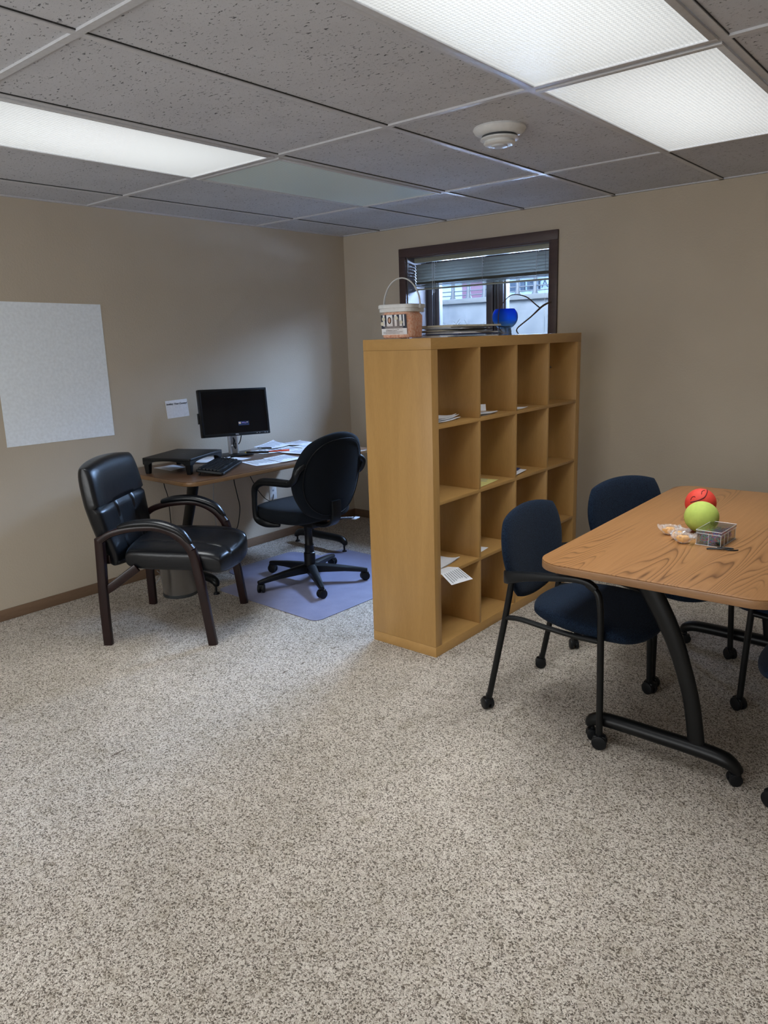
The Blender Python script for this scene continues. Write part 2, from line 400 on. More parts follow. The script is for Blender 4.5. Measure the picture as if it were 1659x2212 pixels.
M['cord'] = plain('cord_white', (.6, .6, .62), .7)
M['red'] = plain('red_foam', (.66, .045, .025), .7, bs=.3); M['green'] = plain('lime_foam', (.42, .52, .10), .8, bs=.3)
M['red_pen'] = plain('orange_red_plastic', (.75, .10, .04), .35); M['yellow'] = plain('yellow_plastic', (.75, .6, .12), .4)
M['glint'] = plain('painted_glint', (.85, .86, .88), .15); M['cookie'] = plain('golden_wafer', (.72, .36, .07), .6); M['twig'] = plain('brown_twig', (.07, .042, .03), .8, bs=.5)
M['popcorn'] = mat('orange_popcorn', (.8, .42, .26), .8); v = coords(M['popcorn']); n = noise(M['popcorn'], v, 85, 3)
setc(M['popcorn'], ramp(M['popcorn'], n, [(.38, (.80, .30, .13)), (.60, (.98, .60, .40))])); bump(M['popcorn'], n, .8, .004)
M['concrete'] = plain('old_concrete', (.15, .16, .18), .9, bs=.4); M['concrete2'] = plain('pale_concrete', (.05, .052, .054), .9)
v = coords(M['concrete']); setc(M['concrete'], ramp(M['concrete'], noise(M['concrete'], v, 7, 5, .65), [(.3, (.05, .055, .062)), (.7, (.08, .084, .09))]))
M['rail'] = plain('painted_rail', (.035, .037, .042), .6)
M['fac_white'] = plain('white_facade', (.55, .57, .55), .9); M['fac_red'] = plain('brick_facade', (.28, .12, .13), .9); M['fac_glass'] = plain('facade_window', (.035, .04, .05), .4)
def clear(name, tint=(1,1,1), gloss=.12, rough=.02):
    m = bpy.data.materials.new(name); m.use_nodes = True; N = m.node_tree.nodes; L = m.node_tree.links; N.clear()
    o = N.new('ShaderNodeOutputMaterial'); t = N.new('ShaderNodeBsdfTransparent'); g = N.new('ShaderNodeBsdfGlossy'); mx = N.new('ShaderNodeMixShader')
    t.inputs[0].default_value = (*tint, 1); g.inputs['Roughness'].default_value = rough
    ge = N.new('ShaderNodeNewGeometry'); dt = N.new('ShaderNodeVectorMath'); dt.operation = 'DOT_PRODUCT'; L.new(ge.outputs['Normal'], dt.inputs[0]); L.new(ge.outputs['Incoming'], dt.inputs[1])
    ab = N.new('ShaderNodeMath'); ab.operation = 'ABSOLUTE'; L.new(dt.outputs['Value'], ab.inputs[0])
    iv = N.new('ShaderNodeMath'); iv.operation = 'SUBTRACT'; iv.inputs[0].default_value = 1; L.new(ab.outputs[0], iv.inputs[1])
    pw = N.new('ShaderNodeMath'); pw.operation = 'POWER'; L.new(iv.outputs[0], pw.inputs[0]); pw.inputs[1].default_value = 5
    mm = N.new('ShaderNodeMath'); mm.operation = 'ADD'; mm.inputs[1].default_value = gloss+.03; L.new(pw.outputs[0], mm.inputs[0]); mm.use_clamp = True
    L.new(mm.outputs[0], mx.inputs[0]); L.new(t.outputs[0], mx.inputs[1]); L.new(g.outputs[0], mx.inputs[2]); L.new(mx.outputs[0], o.inputs[0]); return m
M['glass'] = clear('window_glass', (.93, .96, .98), .0); M['clear'] = clear('clear_plastic', (.86, .87, .88), .05, .06)
def frosted(name, c, alpha, rough=.35):
    m = mat(name, c, rough); nodes(m)[2].inputs['Alpha'].default_value = alpha; return m
M['wrap'] = frosted('cellophane', (.8, .82, .85), .12, .10); M['tub'] = frosted('translucent_tub', (.85, .72, .68), .22, .3)
M['blue_glass'] = mat('blue_blown_glass', (.02, .12, .75), .22, **{'Transmission Weight': .8, 'IOR': 1.12})
v = coords(M['blue_glass']); N_, L_, b_ = nodes(M['blue_glass']); s_ = N_.new('ShaderNodeSeparateXYZ'); L_.new(v, s_.inputs[0])
zz = math_(M['blue_glass'], 'ADD', math_(M['blue_glass'], 'MULTIPLY', s_.outputs[2], 6.5), math_(M['blue_glass'], 'MULTIPLY', noise(M['blue_glass'], coords(M['blue_glass'], (1, 1, 5)), 18, 3), .25))
setc(M['blue_glass'], ramp(M['blue_glass'], zz, [(.2, (.30, .42, .52)), (.48, (.35, .60, .80)), (.62, (.06, .35, .95)), (1, (.02, .14, .85))]))
# chair mat: thin blue-grey vinyl with a fine pebble
m = mat('vinyl_mat', (.16, .17, .27), .38, spec=.4); v = coords(m)
setc(m, mix(m, .6, ramp(m, noise(m, v, 260, 2), [(.35, (.17,.175,.27)), (.65, (.25,.255,.37))]), ramp(m, noise(m, v, 9, 4), [(.3, (.17,.175,.265)), (.7, (.245,.25,.36))]))); bump(m, noise(m, v, 220, 2), .3, .001); M['mat'] = m

# ------------------------------------------------------------------ room shell
H = 2.2948; RX, RY = 5.3, -7.0
WX0, WX1, WZ0, WZ1 = .635, 1.827, 1.34, 2.082      # window opening
struct('floor', MB().span((-.1, RY-.1, -.1), (RX+.1, .1, 0)), M['carpet'])
struct('wall_left', MB().span((-.2, RY-.1, -.1), (0, .3, 3.2)), M['wall'])
struct('wall_right', MB().span((RX, RY-.1, -.1), (RX+.2, .3, 3.2)), M['wall'])
struct('wall_front', MB().span((-.1, RY-.2, -.1), (RX+.1, RY, 3.2)), M['wall'])
wb = MB(); ZT = 5.6
wb.span((0, 0, -.1), (WX0, .3, ZT)); wb.span((WX1, 0, -.1), (RX, .3, ZT)); wb.span((WX0, 0, -.1), (WX1, .3, WZ0)); wb.span((WX0, 0, WZ1), (WX1, .3, ZT))
struct('wall_back', wb, M['wall'])
struct('ceiling', MB().span((-.1, RY-.1, H+.006), (RX+.1, .15, H+.12)), M['tile'])
GX, GY, FX, FY = 1.6312, -.9193, .6226, 1.2763
xs = [GX+k*FX for k in range(-2, 6)]; ys = [GY-k*FY for k in range(0, 5)]
tb = MB()
for x in xs: tb.span((x-.012, RY, H-.001), (x+.012, 0, H+.0065))
for y in ys: tb.span((0, y-.012, H-.0012), (RX, y+.012, H+.0066))
tb.span((0, -.022, H-.001), (RX, 0, H+.0065)); tb.span((0, RY, H-.001), (.022, 0, H+.0065)); tb.span((RX-.022, RY, H-.001), (RX, 0, H+.0065))
struct('trim_1', tb, M['tbar'])
gap = MB()  # thin dark strips standing in for shade beside the grid bars
for x in xs: gap.span((x+.012, RY, H+.002), (x+.0133, 0, H+.0064))
for y in ys: gap.span((0, y+.012, H+.002), (RX, y+.0133, H+.0064))
struct('gap_shade_strips', gap, M['gap_shade'])
bl_ = MB().span((0, RY, 0), (.014, 0, .064), bev=.003); struct('baseboard_left', bl_, M['base'])
struct('baseboard_back', MB().span((0, -.014, 0), (RX, 0, .064), bev=.003), M['base'])

# window
wroot = bpy.data.objects.new('window_1', None); col.objects.link(wroot); wroot['kind'] = 'structure'; wroot.location = (0, 0, 0)
cs = MB(); cw = .062
cs.span((WX0-cw, -.018, WZ1), (WX1+cw, 0, WZ1+cw), bev=.003)
cs.span((WX0-cw, -.018, WZ0-cw), (WX0, 0, WZ1), bev=.003); cs.span((WX1, -.018, WZ0-cw), (WX1+cw, 0, WZ1), bev=.003)
cs.span((WX0-cw, -.022, WZ0-cw), (WX1+cw, 0, WZ0), bev=.003)
obj('casing', cs, M['casing'], wroot)
jm = MB(); jm.span((WX0, -.001, WZ0), (WX0+.008, .27, WZ1)); jm.span((WX1-.008, -.001, WZ0), (WX1, .27, WZ1)); jm.span((WX0, -.001, WZ0), (WX1, .27, WZ0+.008)); obj('jamb', jm, M['jamb'], wroot)
hj = MB(); hj.span((WX0+.008, -.001, WZ1-.008), (WX1-.008, .27, WZ1)); obj('head_jamb', hj, M['casing'], wroot)
fr = MB(); Y0, Y1 = .235, .30
for a, b in ((WX0+.008, .70), (1.19, 1.245), (1.285, 1.335), (1.78, WX1-.008)): fr.span((a, Y0, WZ0+.008), (b, Y1, WZ1-.008), bev=.003)
fr.span((WX0+.008, Y0+.002, WZ0+.008), (WX1-.008, Y1, WZ0+.06), bev=.003); fr.span((WX0+.008, Y0+.002, WZ1-.06), (WX1-.008, Y1, WZ1-.008), bev=.003)
fr.span((.70, Y0+.02, WZ0), (.735, Y1, WZ1), bev=.002); fr.span((1.245, Y0+.03, WZ0), (1.285, Y1, WZ1))
obj('sash_frame', fr, M['sash'], wroot)
ss = MB(); ss.span((.735, Y0+.022, WZ0+.05), (.75, Y1, WZ1-.05)); ss.span((.705, Y0+.012, WZ0+.05), (.711, Y0+.03, WZ1-.05)); ss.span((1.25, Y0+.02, WZ0+.05), (1.258, Y0+.04, WZ1-.05)); ss.span((1.335, Y0+.015, WZ0+.05), (1.35, Y1, WZ1-.05)); ss.span((1.292, Y0-.004, WZ0+.05), (1.298, Y0+.03, WZ1-.05))
obj('sash_strip', ss, M['sash_light'], wroot, label='pale metal strips on the dark sash')
for a, b in ((.745, 1.195), (1.34, 1.785)): obj('pane', MB().span((a, .268, WZ0+.04), (b, .272, WZ1-.04)), M['glass'], wroot)

# ------------------------------------------------------------------ outside
og = struct('ground_outside', MB().span((-14, .3, .9), (10, 1.5, 1.0)), M['concrete']); og.name = 'light_well_floor'
rw = thing('retaining_wall', 'blue-grey concrete retaining wall with a ledge seen through the window', 'wall', (0, 0, 0))
obj('wall_slab', MB().span((-12, 1.5, .9), (9, 2.1, 1.79)), M['concrete'], rw); obj('ledge', MB().span((-12, 1.44, 1.79), (9, 2.16, 1.835), bev=.006), M['concrete2'], rw)
struct('added_eave', MB().span((-6, .3, 3.15), (6, 1.25, 3.35)), M['fac_white'])  # unseen overhang added to shade the retaining wall from open sky
rl = thing('street_railing', 'grey railing of flared posts and thin rails above the concrete ledge', 'railing', (0, 1.7, 1.835))
for k in range(-9, 14):
    x = -.104+.182*k
    obj('post', MB().lathe([(0, 0), (.036, 0), (.036, .012), (.024, .035), (.019, .08), (.019, .45), (0, .45)], (x, 0, 0), 10), M['rail'], rl)
for z in (.045, .085, .2, .4): obj('rail', MB().cyl((-2.2, 0, z), (2.8, 0, z), .005 if z < .3 else .012, seg=8), M['rail'], rl)
bd = thing('street_building', 'overexposed white building with a red brick bay and barred windows beyond the railing', 'building', (0, 0, 0))
obj('facade', MB().span((-10.5, 12, 0), (2.0, 14, 3.05)), M['fac_white'], bd)
obj('brick_bay', MB().span((-6.79, 11.9, 0), (-6.15, 12, 3.05)), M['fac_red'], bd, label='red brick bay')
for x0, x1 in ((-5.42, -5.02), (-4.95, -4.62), (-4.2, -3.8), (-6.1, -5.75)):
    for z0 in (2.15, 2.5, 2.85): obj('window', MB().span((x0, 11.95, z0), (x1, 12, z0+.24)), M['fac_glass'], bd)
text_obj('sign_lettering', 'HTA', .26, M['fac_glass'], Matrix.Translation((-4.62, 11.9, 2.62)) @ Euler((PI/2, 0, 0)).to_matrix().to_4x4(), bd, depth=.01)
obj('car_light', MB().sphere((-5.2, 11.5, 2.24), .05), M['red_pen'], bd) if False else None
rd = struct('street', MB().span((-14, 2.1, 1.6), (10, 12, 1.79)), M['concrete2']); rd.name = 'street_pavement'

# ------------------------------------------------------------------ window blind
bln = thing('window_blind', 'grey aluminium mini blind half raised inside the dark framed window', 'window blind', (0, 0, 0))
bx0, bx1 = .647, 1.812; by = .10
obj('headrail', MB().span((bx0, by-.02, 2.043), (bx1, by+.02, 2.076), bev=.003), M['blind_rail'], bln)
sl = MB()
for k in range(7):
    z = 2.022-.0212*k
    rings = []
    for x in (bx0, bx1):
        pr = [(-.0086, .0100), (-.0038, .0058), (.0016, .0), (.0072, -.0096), (.0068, -.0099), (.0011, -.0002), (-.0042, .0056), (-.009, .0098)]
        rings.append([Vector((x, by+p[0], z+p[1]*-1 if False else z+p[1]-.001)) for p in pr])
    sl.loft(rings)
obj('slats', sl, M['blind'], bln)
st = MB()
for k in range(9): st.box(((bx0+bx1)/2, by, 1.862+k*.0037), (bx1-bx0, .025, .0009), rot=(rad(random.uniform(-4, 4)), rad(random.uniform(-.12, .12)), 0))
obj('stacked_slats', st, M['blind'], bln)
obj('bottom_rail', MB().box(((bx0+bx1)/2, by, 1.849), (bx1-bx0, .027, .012), bev=.003), M['blind_rail'], bln)
for x in (.83, 1.25, 1.68):
    lc = MB()
    for dy in (-.014, .014): lc.cyl((x, by+dy, 1.855), (x, by+dy, 2.045), .0009, seg=6)
    for k in range(7): lc.cyl((x, by-.014, 2.018-.0212*k), (x, by+.014, 2.010-.0212*k), .0007, seg=5)
    obj('ladder_cord', lc, M['cord'], bln)
obj('tilt_wand', MB().cyl((1.755, by-.025, 1.50), (1.755, by-.025, 2.05), .002, seg=8), M['clear'], bln)
obj('lift_cord', MB().tube([(.815, by-.018, 2.045), (.814, by-.018, 1.9), (.817, by-.02, 1.84), (.827, by-.02, 1.815), (.835, by-.02, 1.83), (.822, by-.02, 1.842), (.812, by-.02, 1.80)], .0014, seg=6), M['cord'], bln)

# ------------------------------------------------------------------ ceiling fixtures
def panel(cx0, cy0, lit, label, m=None, group='ceiling light panels'):
    """cx0, cy0: the corner with the smallest x and y of the 2x4 cell"""
    t = thing('ceiling_light', label, 'ceiling light', (cx0+FX/2, cy0+FY/2, H-.004), 0, group)
    hx, hy = FX/2-.013, FY/2-.013; b_ = .022; f = MB()
    f.span((-hx, -hy, -.004), (hx, -hy+b_, .004), bev=.0015); f.span((-hx, hy-b_, -.004), (hx, hy, .004), bev=.0015)
    f.span((-hx, -hy+b_, -.004), (-hx+b_, hy-b_, .004), bev=.0015); f.span((hx-b_, -hy+b_, -.004), (hx, hy-b_, .004), bev=.0015)
    obj('frame', f, M['tbar'], t)
    d = MB(); tb_ = bmesh.new(); vs = [tb_.verts.new(p) for p in ((-hx+b_, -hy+b_, .001), (-hx+b_, hy-b_, .001), (hx-b_, hy-b_, .001), (hx-b_, -hy+b_, .001))]; tb_.faces.new(vs); d._merge(tb_)
    obj('diffuser', d, M['lens_lit' if lit else 'lens_off'], t, smooth=0)
    return t
panel(xs[1], ys[2], True, 'lit ceiling panel at the left over the desk side')
panel(xs[1], ys[1], False, 'unlit ceiling panel, dull blue-green, next to the lit left one')
panel(xs[4], ys[1], True, 'lit ceiling panel on the right, nearer the window wall')
panel(xs[4], ys[2], True, 'lit ceiling panel cut by the top edge of the photo, right of centre')
panel(xs[1], ys[4], True, 'lit ceiling panel behind the viewpoint, left row')
panel(xs[4], ys[4], True, 'lit ceiling panel behind the viewpoint, right row')

sd_ = thing('smoke_detector', 'round white smoke detector hanging from the ceiling tile', 'smoke detector', (2.545, -1.84, H+.006)); sd_.scale = (1.2, 1.2, 1.15)
obj('base', MB().lathe([(0, 0), (.086, 0), (.088, -.006), (.082, -.016), (.066, -.026), (0, -.026)], seg=48), M['white'], sd_)
obj('vent_ring', MB().lathe([(.058, -.026), (.06, -.030), (.060, -.034), (.05, -.034), (.05, -.026)], seg=48), M['grey_plastic'], sd_)
obj('sensor_cap', MB().lathe([(0, -.034), (.063, -.034), (.064, -.039), (.058, -.042), (.050, -.043), (.050, -.049), (.053, -.050), (.05, -.054), (.042, -.057), (0, -.057)], seg=48), M['white'], sd_)
obj('lens', MB().lathe([(0, -.057), (.028, -.057), (.026, -.062), (.012, -.065), (0, -.065)], seg=32), M['silver'], sd_)

# ------------------------------------------------------------------ left wall: flip chart sheet, card, outlet
t = obj('flip_chart_sheet', MB().sheet([(0, 0), (0, 0), (0, 0), (0, 0)]), M['paper']); bpy.data.objects.remove(t)
def wall_sheet(name, corners, matl, th=.0008, wave=.0015):
    mb = MB(); tb_ = bmesh.new(); n = 16; q = corners
    def P(u, v, o):
        y = (q[0][0]*(1-u)+q[1][0]*u)*(1-v)+(q[3][0]*(1-u)+q[2][0]*u)*v; z = (q[0][1]*(1-u)+q[1][1]*u)*(1-v)+(q[3][1]*(1-u)+q[2][1]*u)*v
        return (.0015+wave*(1+math.sin(z*40+y*3))*.5*(v)+o, y, z)
    A = [[tb_.verts.new(P(i/n, j/n, th)) for j in range(n+1)] for i in range(n+1)]; B = [[tb_.verts.new(P(i/n, j/n, 0)) for j in range(n+1)] for i in range(n+1)]
    for i in range(n):
        for j in range(n):
            tb_.faces.new((A[i][j], A[i+1][j], A[i+1][j+1], A[i][j+1])); tb_.faces.new((B[i][j], B[i][j+1], B[i+1][j+1], B[i+1][j]))
    for i in range(n):
        for a, b_ in (((i, 0), (i+1, 0)), ((i, n), (i+1, n)), ((0, i), (0, i+1)), ((n, i), (n, i+1))):
            tb_.faces.new((A[a[0]][a[1]], A[b_[0]][b_[1]], B[b_[0]][b_[1]], B[a[0]][a[1]]))
    bmesh.ops.recalc_face_normals(tb_, faces=tb_.faces); mb._merge(tb_)
    return obj(name, mb, matl)
fc = wall_sheet('flip_chart_sheet', [(-2.835, 1.757), (-2.184, 1.746), (-2.189, .963), (-2.845, .971)], plain('daylight_tinted_paper', (.86, .92, .98), .8, .25))  # blue daylight on the sheet is put into its paper colour
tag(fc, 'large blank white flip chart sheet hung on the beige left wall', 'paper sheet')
nc = wall_sheet('note_card', [(-1.803, 1.139), (-1.632, 1.143), (-1.622, 1.027), (-1.795, 1.023)], M['paper'], wave=.001)
tag(nc, 'small white card with handwriting stuck to the wall left of the monitor', 'note card')
M_w = Matrix(((0,0,1,.0046), (1,0,0,-1.7165), (0,1,0,1.116), (0,0,0,1)))
text_obj('handwriting', 'Inviting  Your Coming!', .0175, M['ink'], M_w, nc, shear=.25, bold=.0003, depth=.0003)
ot = thing('wall_outlet', 'small white wall outlet low on the left wall beside the task chair', 'outlet', (0, -.925, .375))
obj('cover_plate', MB().box((.003, 0, 0), (.006, .07, .115), bev=.002), M['white'], ot)
obj('socket', MB().cyl((.006, 0, .012), (.0085, 0, .012), .008, seg=12).cyl((.006, 0, -.02), (.0075, 0, -.02), .005, seg=10), M['grey_ink'], ot, label='dark socket opening')

# ------------------------------------------------------------------ tables
def caster(mb, x, y, r=.024, ang=0):
    """twin-wheel caster with the wheels on the floor under (x, y)"""
    c, s_ = math.cos(ang), math.sin(ang)
    for k in (-1, 1):
        a = Vector((x+s_*k*.005, y-c*k*.005, r)); b_ = Vector((x+s_*k*.020, y-c*k*.020, r)); mb.cyl(a, b_, r, seg=20, bev=.003)
    mb.box((x, y, r*1.45), (r*1.7, .03, r*1.1), rot=(0, 0, ang), bev=.006); return mb
def make_table(name, label, topmat, edgemat, L_, W_, Zt, tth, mir, footys, grommet=False, colpts=None):
    t = thing(name, label, 'table')
    o = rrect(W_, L_, .09, 8)
    obj('tabletop', MB().prism(o, Zt-.004, Zt, bev=.0015), topmat, t)
    obj('edge_band', MB().prism(rrect(W_+.002, L_+.002, .091, 8), Zt-tth, Zt-.0038, bev=.003), edgemat, t)
    for fy, sgn in footys:
        g = MB()
        pts = colpts
        rings = []
        g.tube([(x*mir, fy, z) for x, z, wd in pts], [wd for x, z, wd in pts], seg=18, flat=(1, .62, (1, 0, 0)), round_end=False, sub=5)
        obj('column', g, M['black_metal'], t)
        f = MB(); f.tube([(-.262*mir, fy, .058), (-.248*mir, fy, .080), (-.19*mir, fy, .094), (0, fy, .092), (.14*mir, fy, .088), (.22*mir, fy, .078), (.262*mir, fy, .050)], [.018, .026, .029, .03, .031, .030, .020], seg=16, flat=(.9, 1, (0, 0, 1)))
        fo = obj('foot', f, M['black_metal'], t)
        for sx_ in (-1, 1):
            if grommet:
                gl = MB().cyl((sx_*.252, fy, .012), (sx_*.252, fy, .055), .007, seg=10).cyl((sx_*.252, fy, .001), (sx_*.252, fy, .012), .02, .014, seg=18)
                obj('leveller', gl, M['black_plastic'], fo)
            else:
                cc_ = caster(MB(), sx_*.25, fy, .022, .6); cc_.cyl((sx_*.25, fy, .03), (sx_*.25, fy, .065), .007, seg=10); obj('caster', cc_, M['black_plastic'], fo)
    ap = MB().span((-.03, -L_/2+.22, Zt-tth-.035), (.03, L_/2-.22, Zt-tth-.001), bev=.003)
    obj('crossbar', ap, M['black_metal'], t)
    return t
COL = [(-.095, .712, .044), (-.066, .64, .039), (.012, .50, .033), (.060, .38, .029), (.098, .25, .028), (.124, .09, .029)]
tab = make_table('meeting_table', 'oak laminate table at the right with balls and a plastic box on it', M['oak'], M['oak_edge'], 1.53, .765, .74, .030, 1, ((-.525, 1), (.575, 1)), False, COL)
tab.location = (3.435, -1.705, 0); tab.rotation_euler.z = rad(.8)
COLD = [(-.12, .712, .046), (-.085, .60, .042), (-.02, .44, .039), (.04, .30, .037), (.09, .18, .035), (.11, .09, .034)]
desk = make_table('work_desk', 'walnut-brown desk against the left wall carrying a monitor and papers', M['walnut'], M['walnut_edge'], 1.53, .765, .74, .028, -1, ((-.56, 1), (.56, 1)), True, COLD)
desk.location = (.425, -1.445, 0); desk.rotation_euler.z = rad(-2)

# ------------------------------------------------------------------ bookcase
BX, BY, BW, BH = 1.9046, -1.9885, .39, 1.49
bc = thing('cube_bookcase', 'tall birch cube bookcase with sixteen compartments standing as a room divider', 'bookcase', (BX, BY, 0))
obj('bottom_panel', MB().span((0, 0, 0), (BW, BH, .05), bev=.0012), M['birch_y'], bc)
obj('top_panel', MB().span((0, 0, 1.44), (BW, BH, 1.49), bev=.0012), M['birch_y'], bc)
for y in (0, BH-.05): obj('side_panel', MB().span((.0004, y+.0003, .0505), (BW-.0004, y+.0497, 1.4395), bev=.001), M['birch_z'], bc)
c_ = (1.49-.1-.048)/4
for k in range(3):
    z = .05+(k+1)*c_+k*.016; obj('shelf', MB().span((.002, .05, z), (BW-.001, BH-.05, z+.016), bev=.0008), M['birch_y'], bc)
for r_ in range(4):
    z = .05+r_*(c_+.016)
    for k in range(3):
        y = .05+(k+1)*c_+k*.016; obj('divider', MB().span((.003, y, z), (BW-.0015, y+.016, z+c_), bev=.0008), M['birch_z'], bc)
def shelf_z(r_): return BH*0+.05+r_*(c_+.016)+.0002
def cell(r_, k): return BY+.05+k*(c_+.016), shelf_z(r_)
def bsheet(name, label, cat, quad, z, mt, curl=.004, n=1, group=None, th=.0006, loose=.004):
    mb = MB()
    for i in range(n):
        jx, jy = random.uniform(-loose, loose)*(i > 0), random.uniform(-loose, loose)*(i > 0)
        mb.sheet([(q[0]+jx, q[1]+jy, (q[2] if len(q) > 2 else 0)+z+i*th*1.5) for q in quad], 0, th, curl*(1+.2*i))
    return tag(obj(name, mb, mt), label, cat, group)
FXB = BX+BW   # front plane of the bookcase
def lines(parent, quad, z, n=6, matl='grey_ink', frac=(.1, .9), top=.15, bot=.9, th=.0009):
    q = [Vector((*c[:2], (c[2] if len(c) > 2 else 0))) for c in quad]; mb = MB()
    P = lambda u, v: (q[0]*(1-u)+q[1]*u)*(1-v)+(q[3]*(1-u)+q[2]*u)*v
    for i in range(n):
        v = top+(bot-top)*i/max(1, n-1); u1 = frac[1]-random.random()*.25
        a, b_, c, d = P(frac[0], v), P(u1, v), P(u1, v+.35*(bot-top)/n), P(frac[0], v+.35*(bot-top)/n)
        tb_ = bmesh.new(); vs = [tb_.verts.new(p+Vector((0, 0, z+th))) for p in (a, b_, c, d)]; tb_.faces.new(vs); mb._merge(tb_)
    return obj('printed_lines', mb, M[matl], parent, smooth=0)
# row 3 is the top row; row 0 the bottom
y0, z0 = cell(3, 0)
bsheet('newspaper_pile', 'folded crumpled newsprint in the top left compartment, nearest end', 'papers', [(2.02, y0+0.0225), (2.245, y0+0.03), (2.215, y0+0.285), (2.0, y0+0.27)], z0, M['paper'], .006, 6, th=.0015, loose=.014)
y1, z1 = cell(3, 1)
pm = bsheet('folded_papers', 'white papers with an envelope in the second compartment of the top row', 'papers', [(2.08, y1+0.0075), (2.27, y1+0.0075), (2.25, y1+0.2325), (2.06, y1+0.21)], z1, M['paper'], .006, 3, loose=.01)
obj('envelope', MB().box((2.17, y1+.16, z1+.030), (.09, .002, .034), rot=(rad(-20), 0, rad(42))), M['paper'], pm)
y2, z2 = cell(3, 2)
bsheet('white_leaflet', 'single white leaflet in the third compartment of the top row', 'leaflet', [(2.09, y2+0.006), (2.27, y2+0.006), (2.25, y2+0.195), (2.10, y2+0.165)], z2, M['paper'], .004, 1)
y3, z3 = cell(3, 3)
tag(obj('red_cable_tie', MB().tube([(2.17, y3+0.009, z3+.19), (2.2, y3+0.045, z3+.20), (2.22, y3+0.105, z3+.205), (2.22, y3+0.1575, z3+.198)], .005, seg=8), M['mahogany']), 'dark red curved strip in the far compartment of the top row', 'strip')
bpy.data.objects['red_cable_tie'].name = 'curved_strip'
y0, z0 = cell(2, 0)
bsheet('black_booklet', 'dark booklet edge peeking out in the near compartment of the second row', 'booklet', [(2.1, y0+0.003), (2.2, y0+0.003), (2.19, y0+0.0825), (2.1, y0+0.075)], z0, M['ink'], .014, 2)
y1, z1 = cell(2, 1)
qy = [(2.09, y1+0.0075), (2.275, y1+0.0075), (2.245, y1+0.2475), (2.08, y1+0.225)]
yp = bsheet('yellow_flyer', 'pale yellow printed flyer lying in the second row of the bookcase', 'flyer', qy, z1, M['yellow_paper'], .001, 1)
lines(yp, qy, z1, 5, 'grey_ink', (.1, .85)); 
y2, z2 = cell(2, 2)
qb = [(2.11, y2+0.006, .012), (2.275, y2+0.006, .004), (2.245, y2+0.1875, .004), (2.13, y2+0.195, .012)]
bk = bsheet('blue_brochure', 'navy brochure with white and red lettering in the second row, third compartment', 'brochure', qb, z2, M['paper'], .002, 3)
q2 = [(a, b_, c+.0075) for a, b_, c in qb]; obj('cover', MB().sheet([(q2[0][0], q2[0][1], q2[0][2]+z2), (q2[1][0]-.02, q2[1][1], q2[1][2]+z2), (q2[2][0]-.035, q2[2][1]+.004, q2[2][2]+z2), (q2[3][0], q2[3][1], q2[3][2]+z2)], 0, .0008, .003), M['blue_paper'], bk, label='navy front cover')
text_obj('cover_lettering', 'FE', .05, M['paper'], Matrix.Translation((2.195, y2+0.0675, z2+.0215)) @ Euler((0, rad(2), rad(90))).to_matrix().to_4x4(), bk)
obj('white_insert', MB().sheet([(2.10, y2+0.0075, z2+.03), (2.15, y2+0.0075, z2+.022), (2.14, y2+0.15, z2+.022), (2.10, y2+0.135, z2+.03)], 0, .001, .001), M['cream_paper'], bk)
y3, z3 = cell(2, 3)
tag(obj('grey_disc', MB().cyl((2.2, y3+0.006, z3+.031), (2.2, y3+0.063, z3+.031), .030, seg=32, bev=.006), M['silver']), 'small pale grey roll standing in the far compartment of the second row', 'roll').name = 'tape_roll'
y0, z0 = cell(1, 0)
bsheet('torn_sheet', 'white sheet with a torn edge in the third row near compartment', 'paper', [(2.07, y0+0.006), (2.25, y0+0.006), (2.225, y0+0.2625), (2.06, y0+0.24)], z0, M['paper'], .007, 2)
y1, z1 = cell(1, 1)
qq = [(2.13, y1+0.006), (2.255, y1+0.006), (2.235, y1+0.165), (2.12, y1+0.15)]
wc = bsheet('white_postcard', 'small white card with a blue block in the third row, second compartment', 'card', qq, z1, M['paper'], .001, 1)
obj('blue_block', MB().sheet([(2.17, y1+0.009, z1+.002), (2.235, y1+0.009, z1+.002), (2.228, y1+0.075, z1+.002), (2.17, y1+0.075, z1+.002)], 0, .0006, 0), M['blue_paper'], wc, label='blue printed block')
y0, z0 = cell(1, 0)
qd = [(2.296, y0+.003, .0016), (2.352, y0+.003, -.040), (2.374, y0+.150, -.046), (2.296, y0+.140, .0016)]
hs = bsheet('overhanging_sheet', 'printed white sheet drooping over the front edge of the third shelf', 'paper', qd, z0, M['paper'], .0, 1)
obj('flat_part', MB().sheet([(2.24, y0+.003), (2.296, y0+.003), (2.296, y0+.140), (2.25, y0+.12)], z0+.0013, .0006, 0), M['paper'], hs)
lines(hs, qd, z0, 8, 'grey_ink', (.08, .95), .1, .9, th=.0025)

# ------------------------------------------------------------------ on top of the bookcase
TZ = 1.4902
bu = thing('snack_tub', 'clear plastic tub of orange popcorn with a white lid and raised handle', 'tub', (1.985, -1.79, TZ), rad(10)); bu.scale = (.87, .87, .88)
def sq(r, k=.42):   # rounded square ring
    out = []
    for j in range(48):
        a = 2*PI*j/48; c, s_ = math.cos(a), math.sin(a); p = 4.5
        q = (abs(c)**p+abs(s_)**p)**(-1/p); out.append((r*q*c, r*q*s_))
    return out
g = MB(); g.loft([[Vector((x, y, z)) for x, y in sq(r)] for r, z in ((.086, .001), (.092, .006), (.0985, .155), (.1, .158))]); obj('tub_body', g, M['tub'], bu)
g = MB(); g.loft([[Vector((x, y, z)) for x, y in sq(r)] for r, z in ((.084, .004), (.0895, .01), (.0945, .118), (.08, .138), (.04, .142))]); obj('popcorn', g, M['popcorn'], bu, label='orange popcorn')
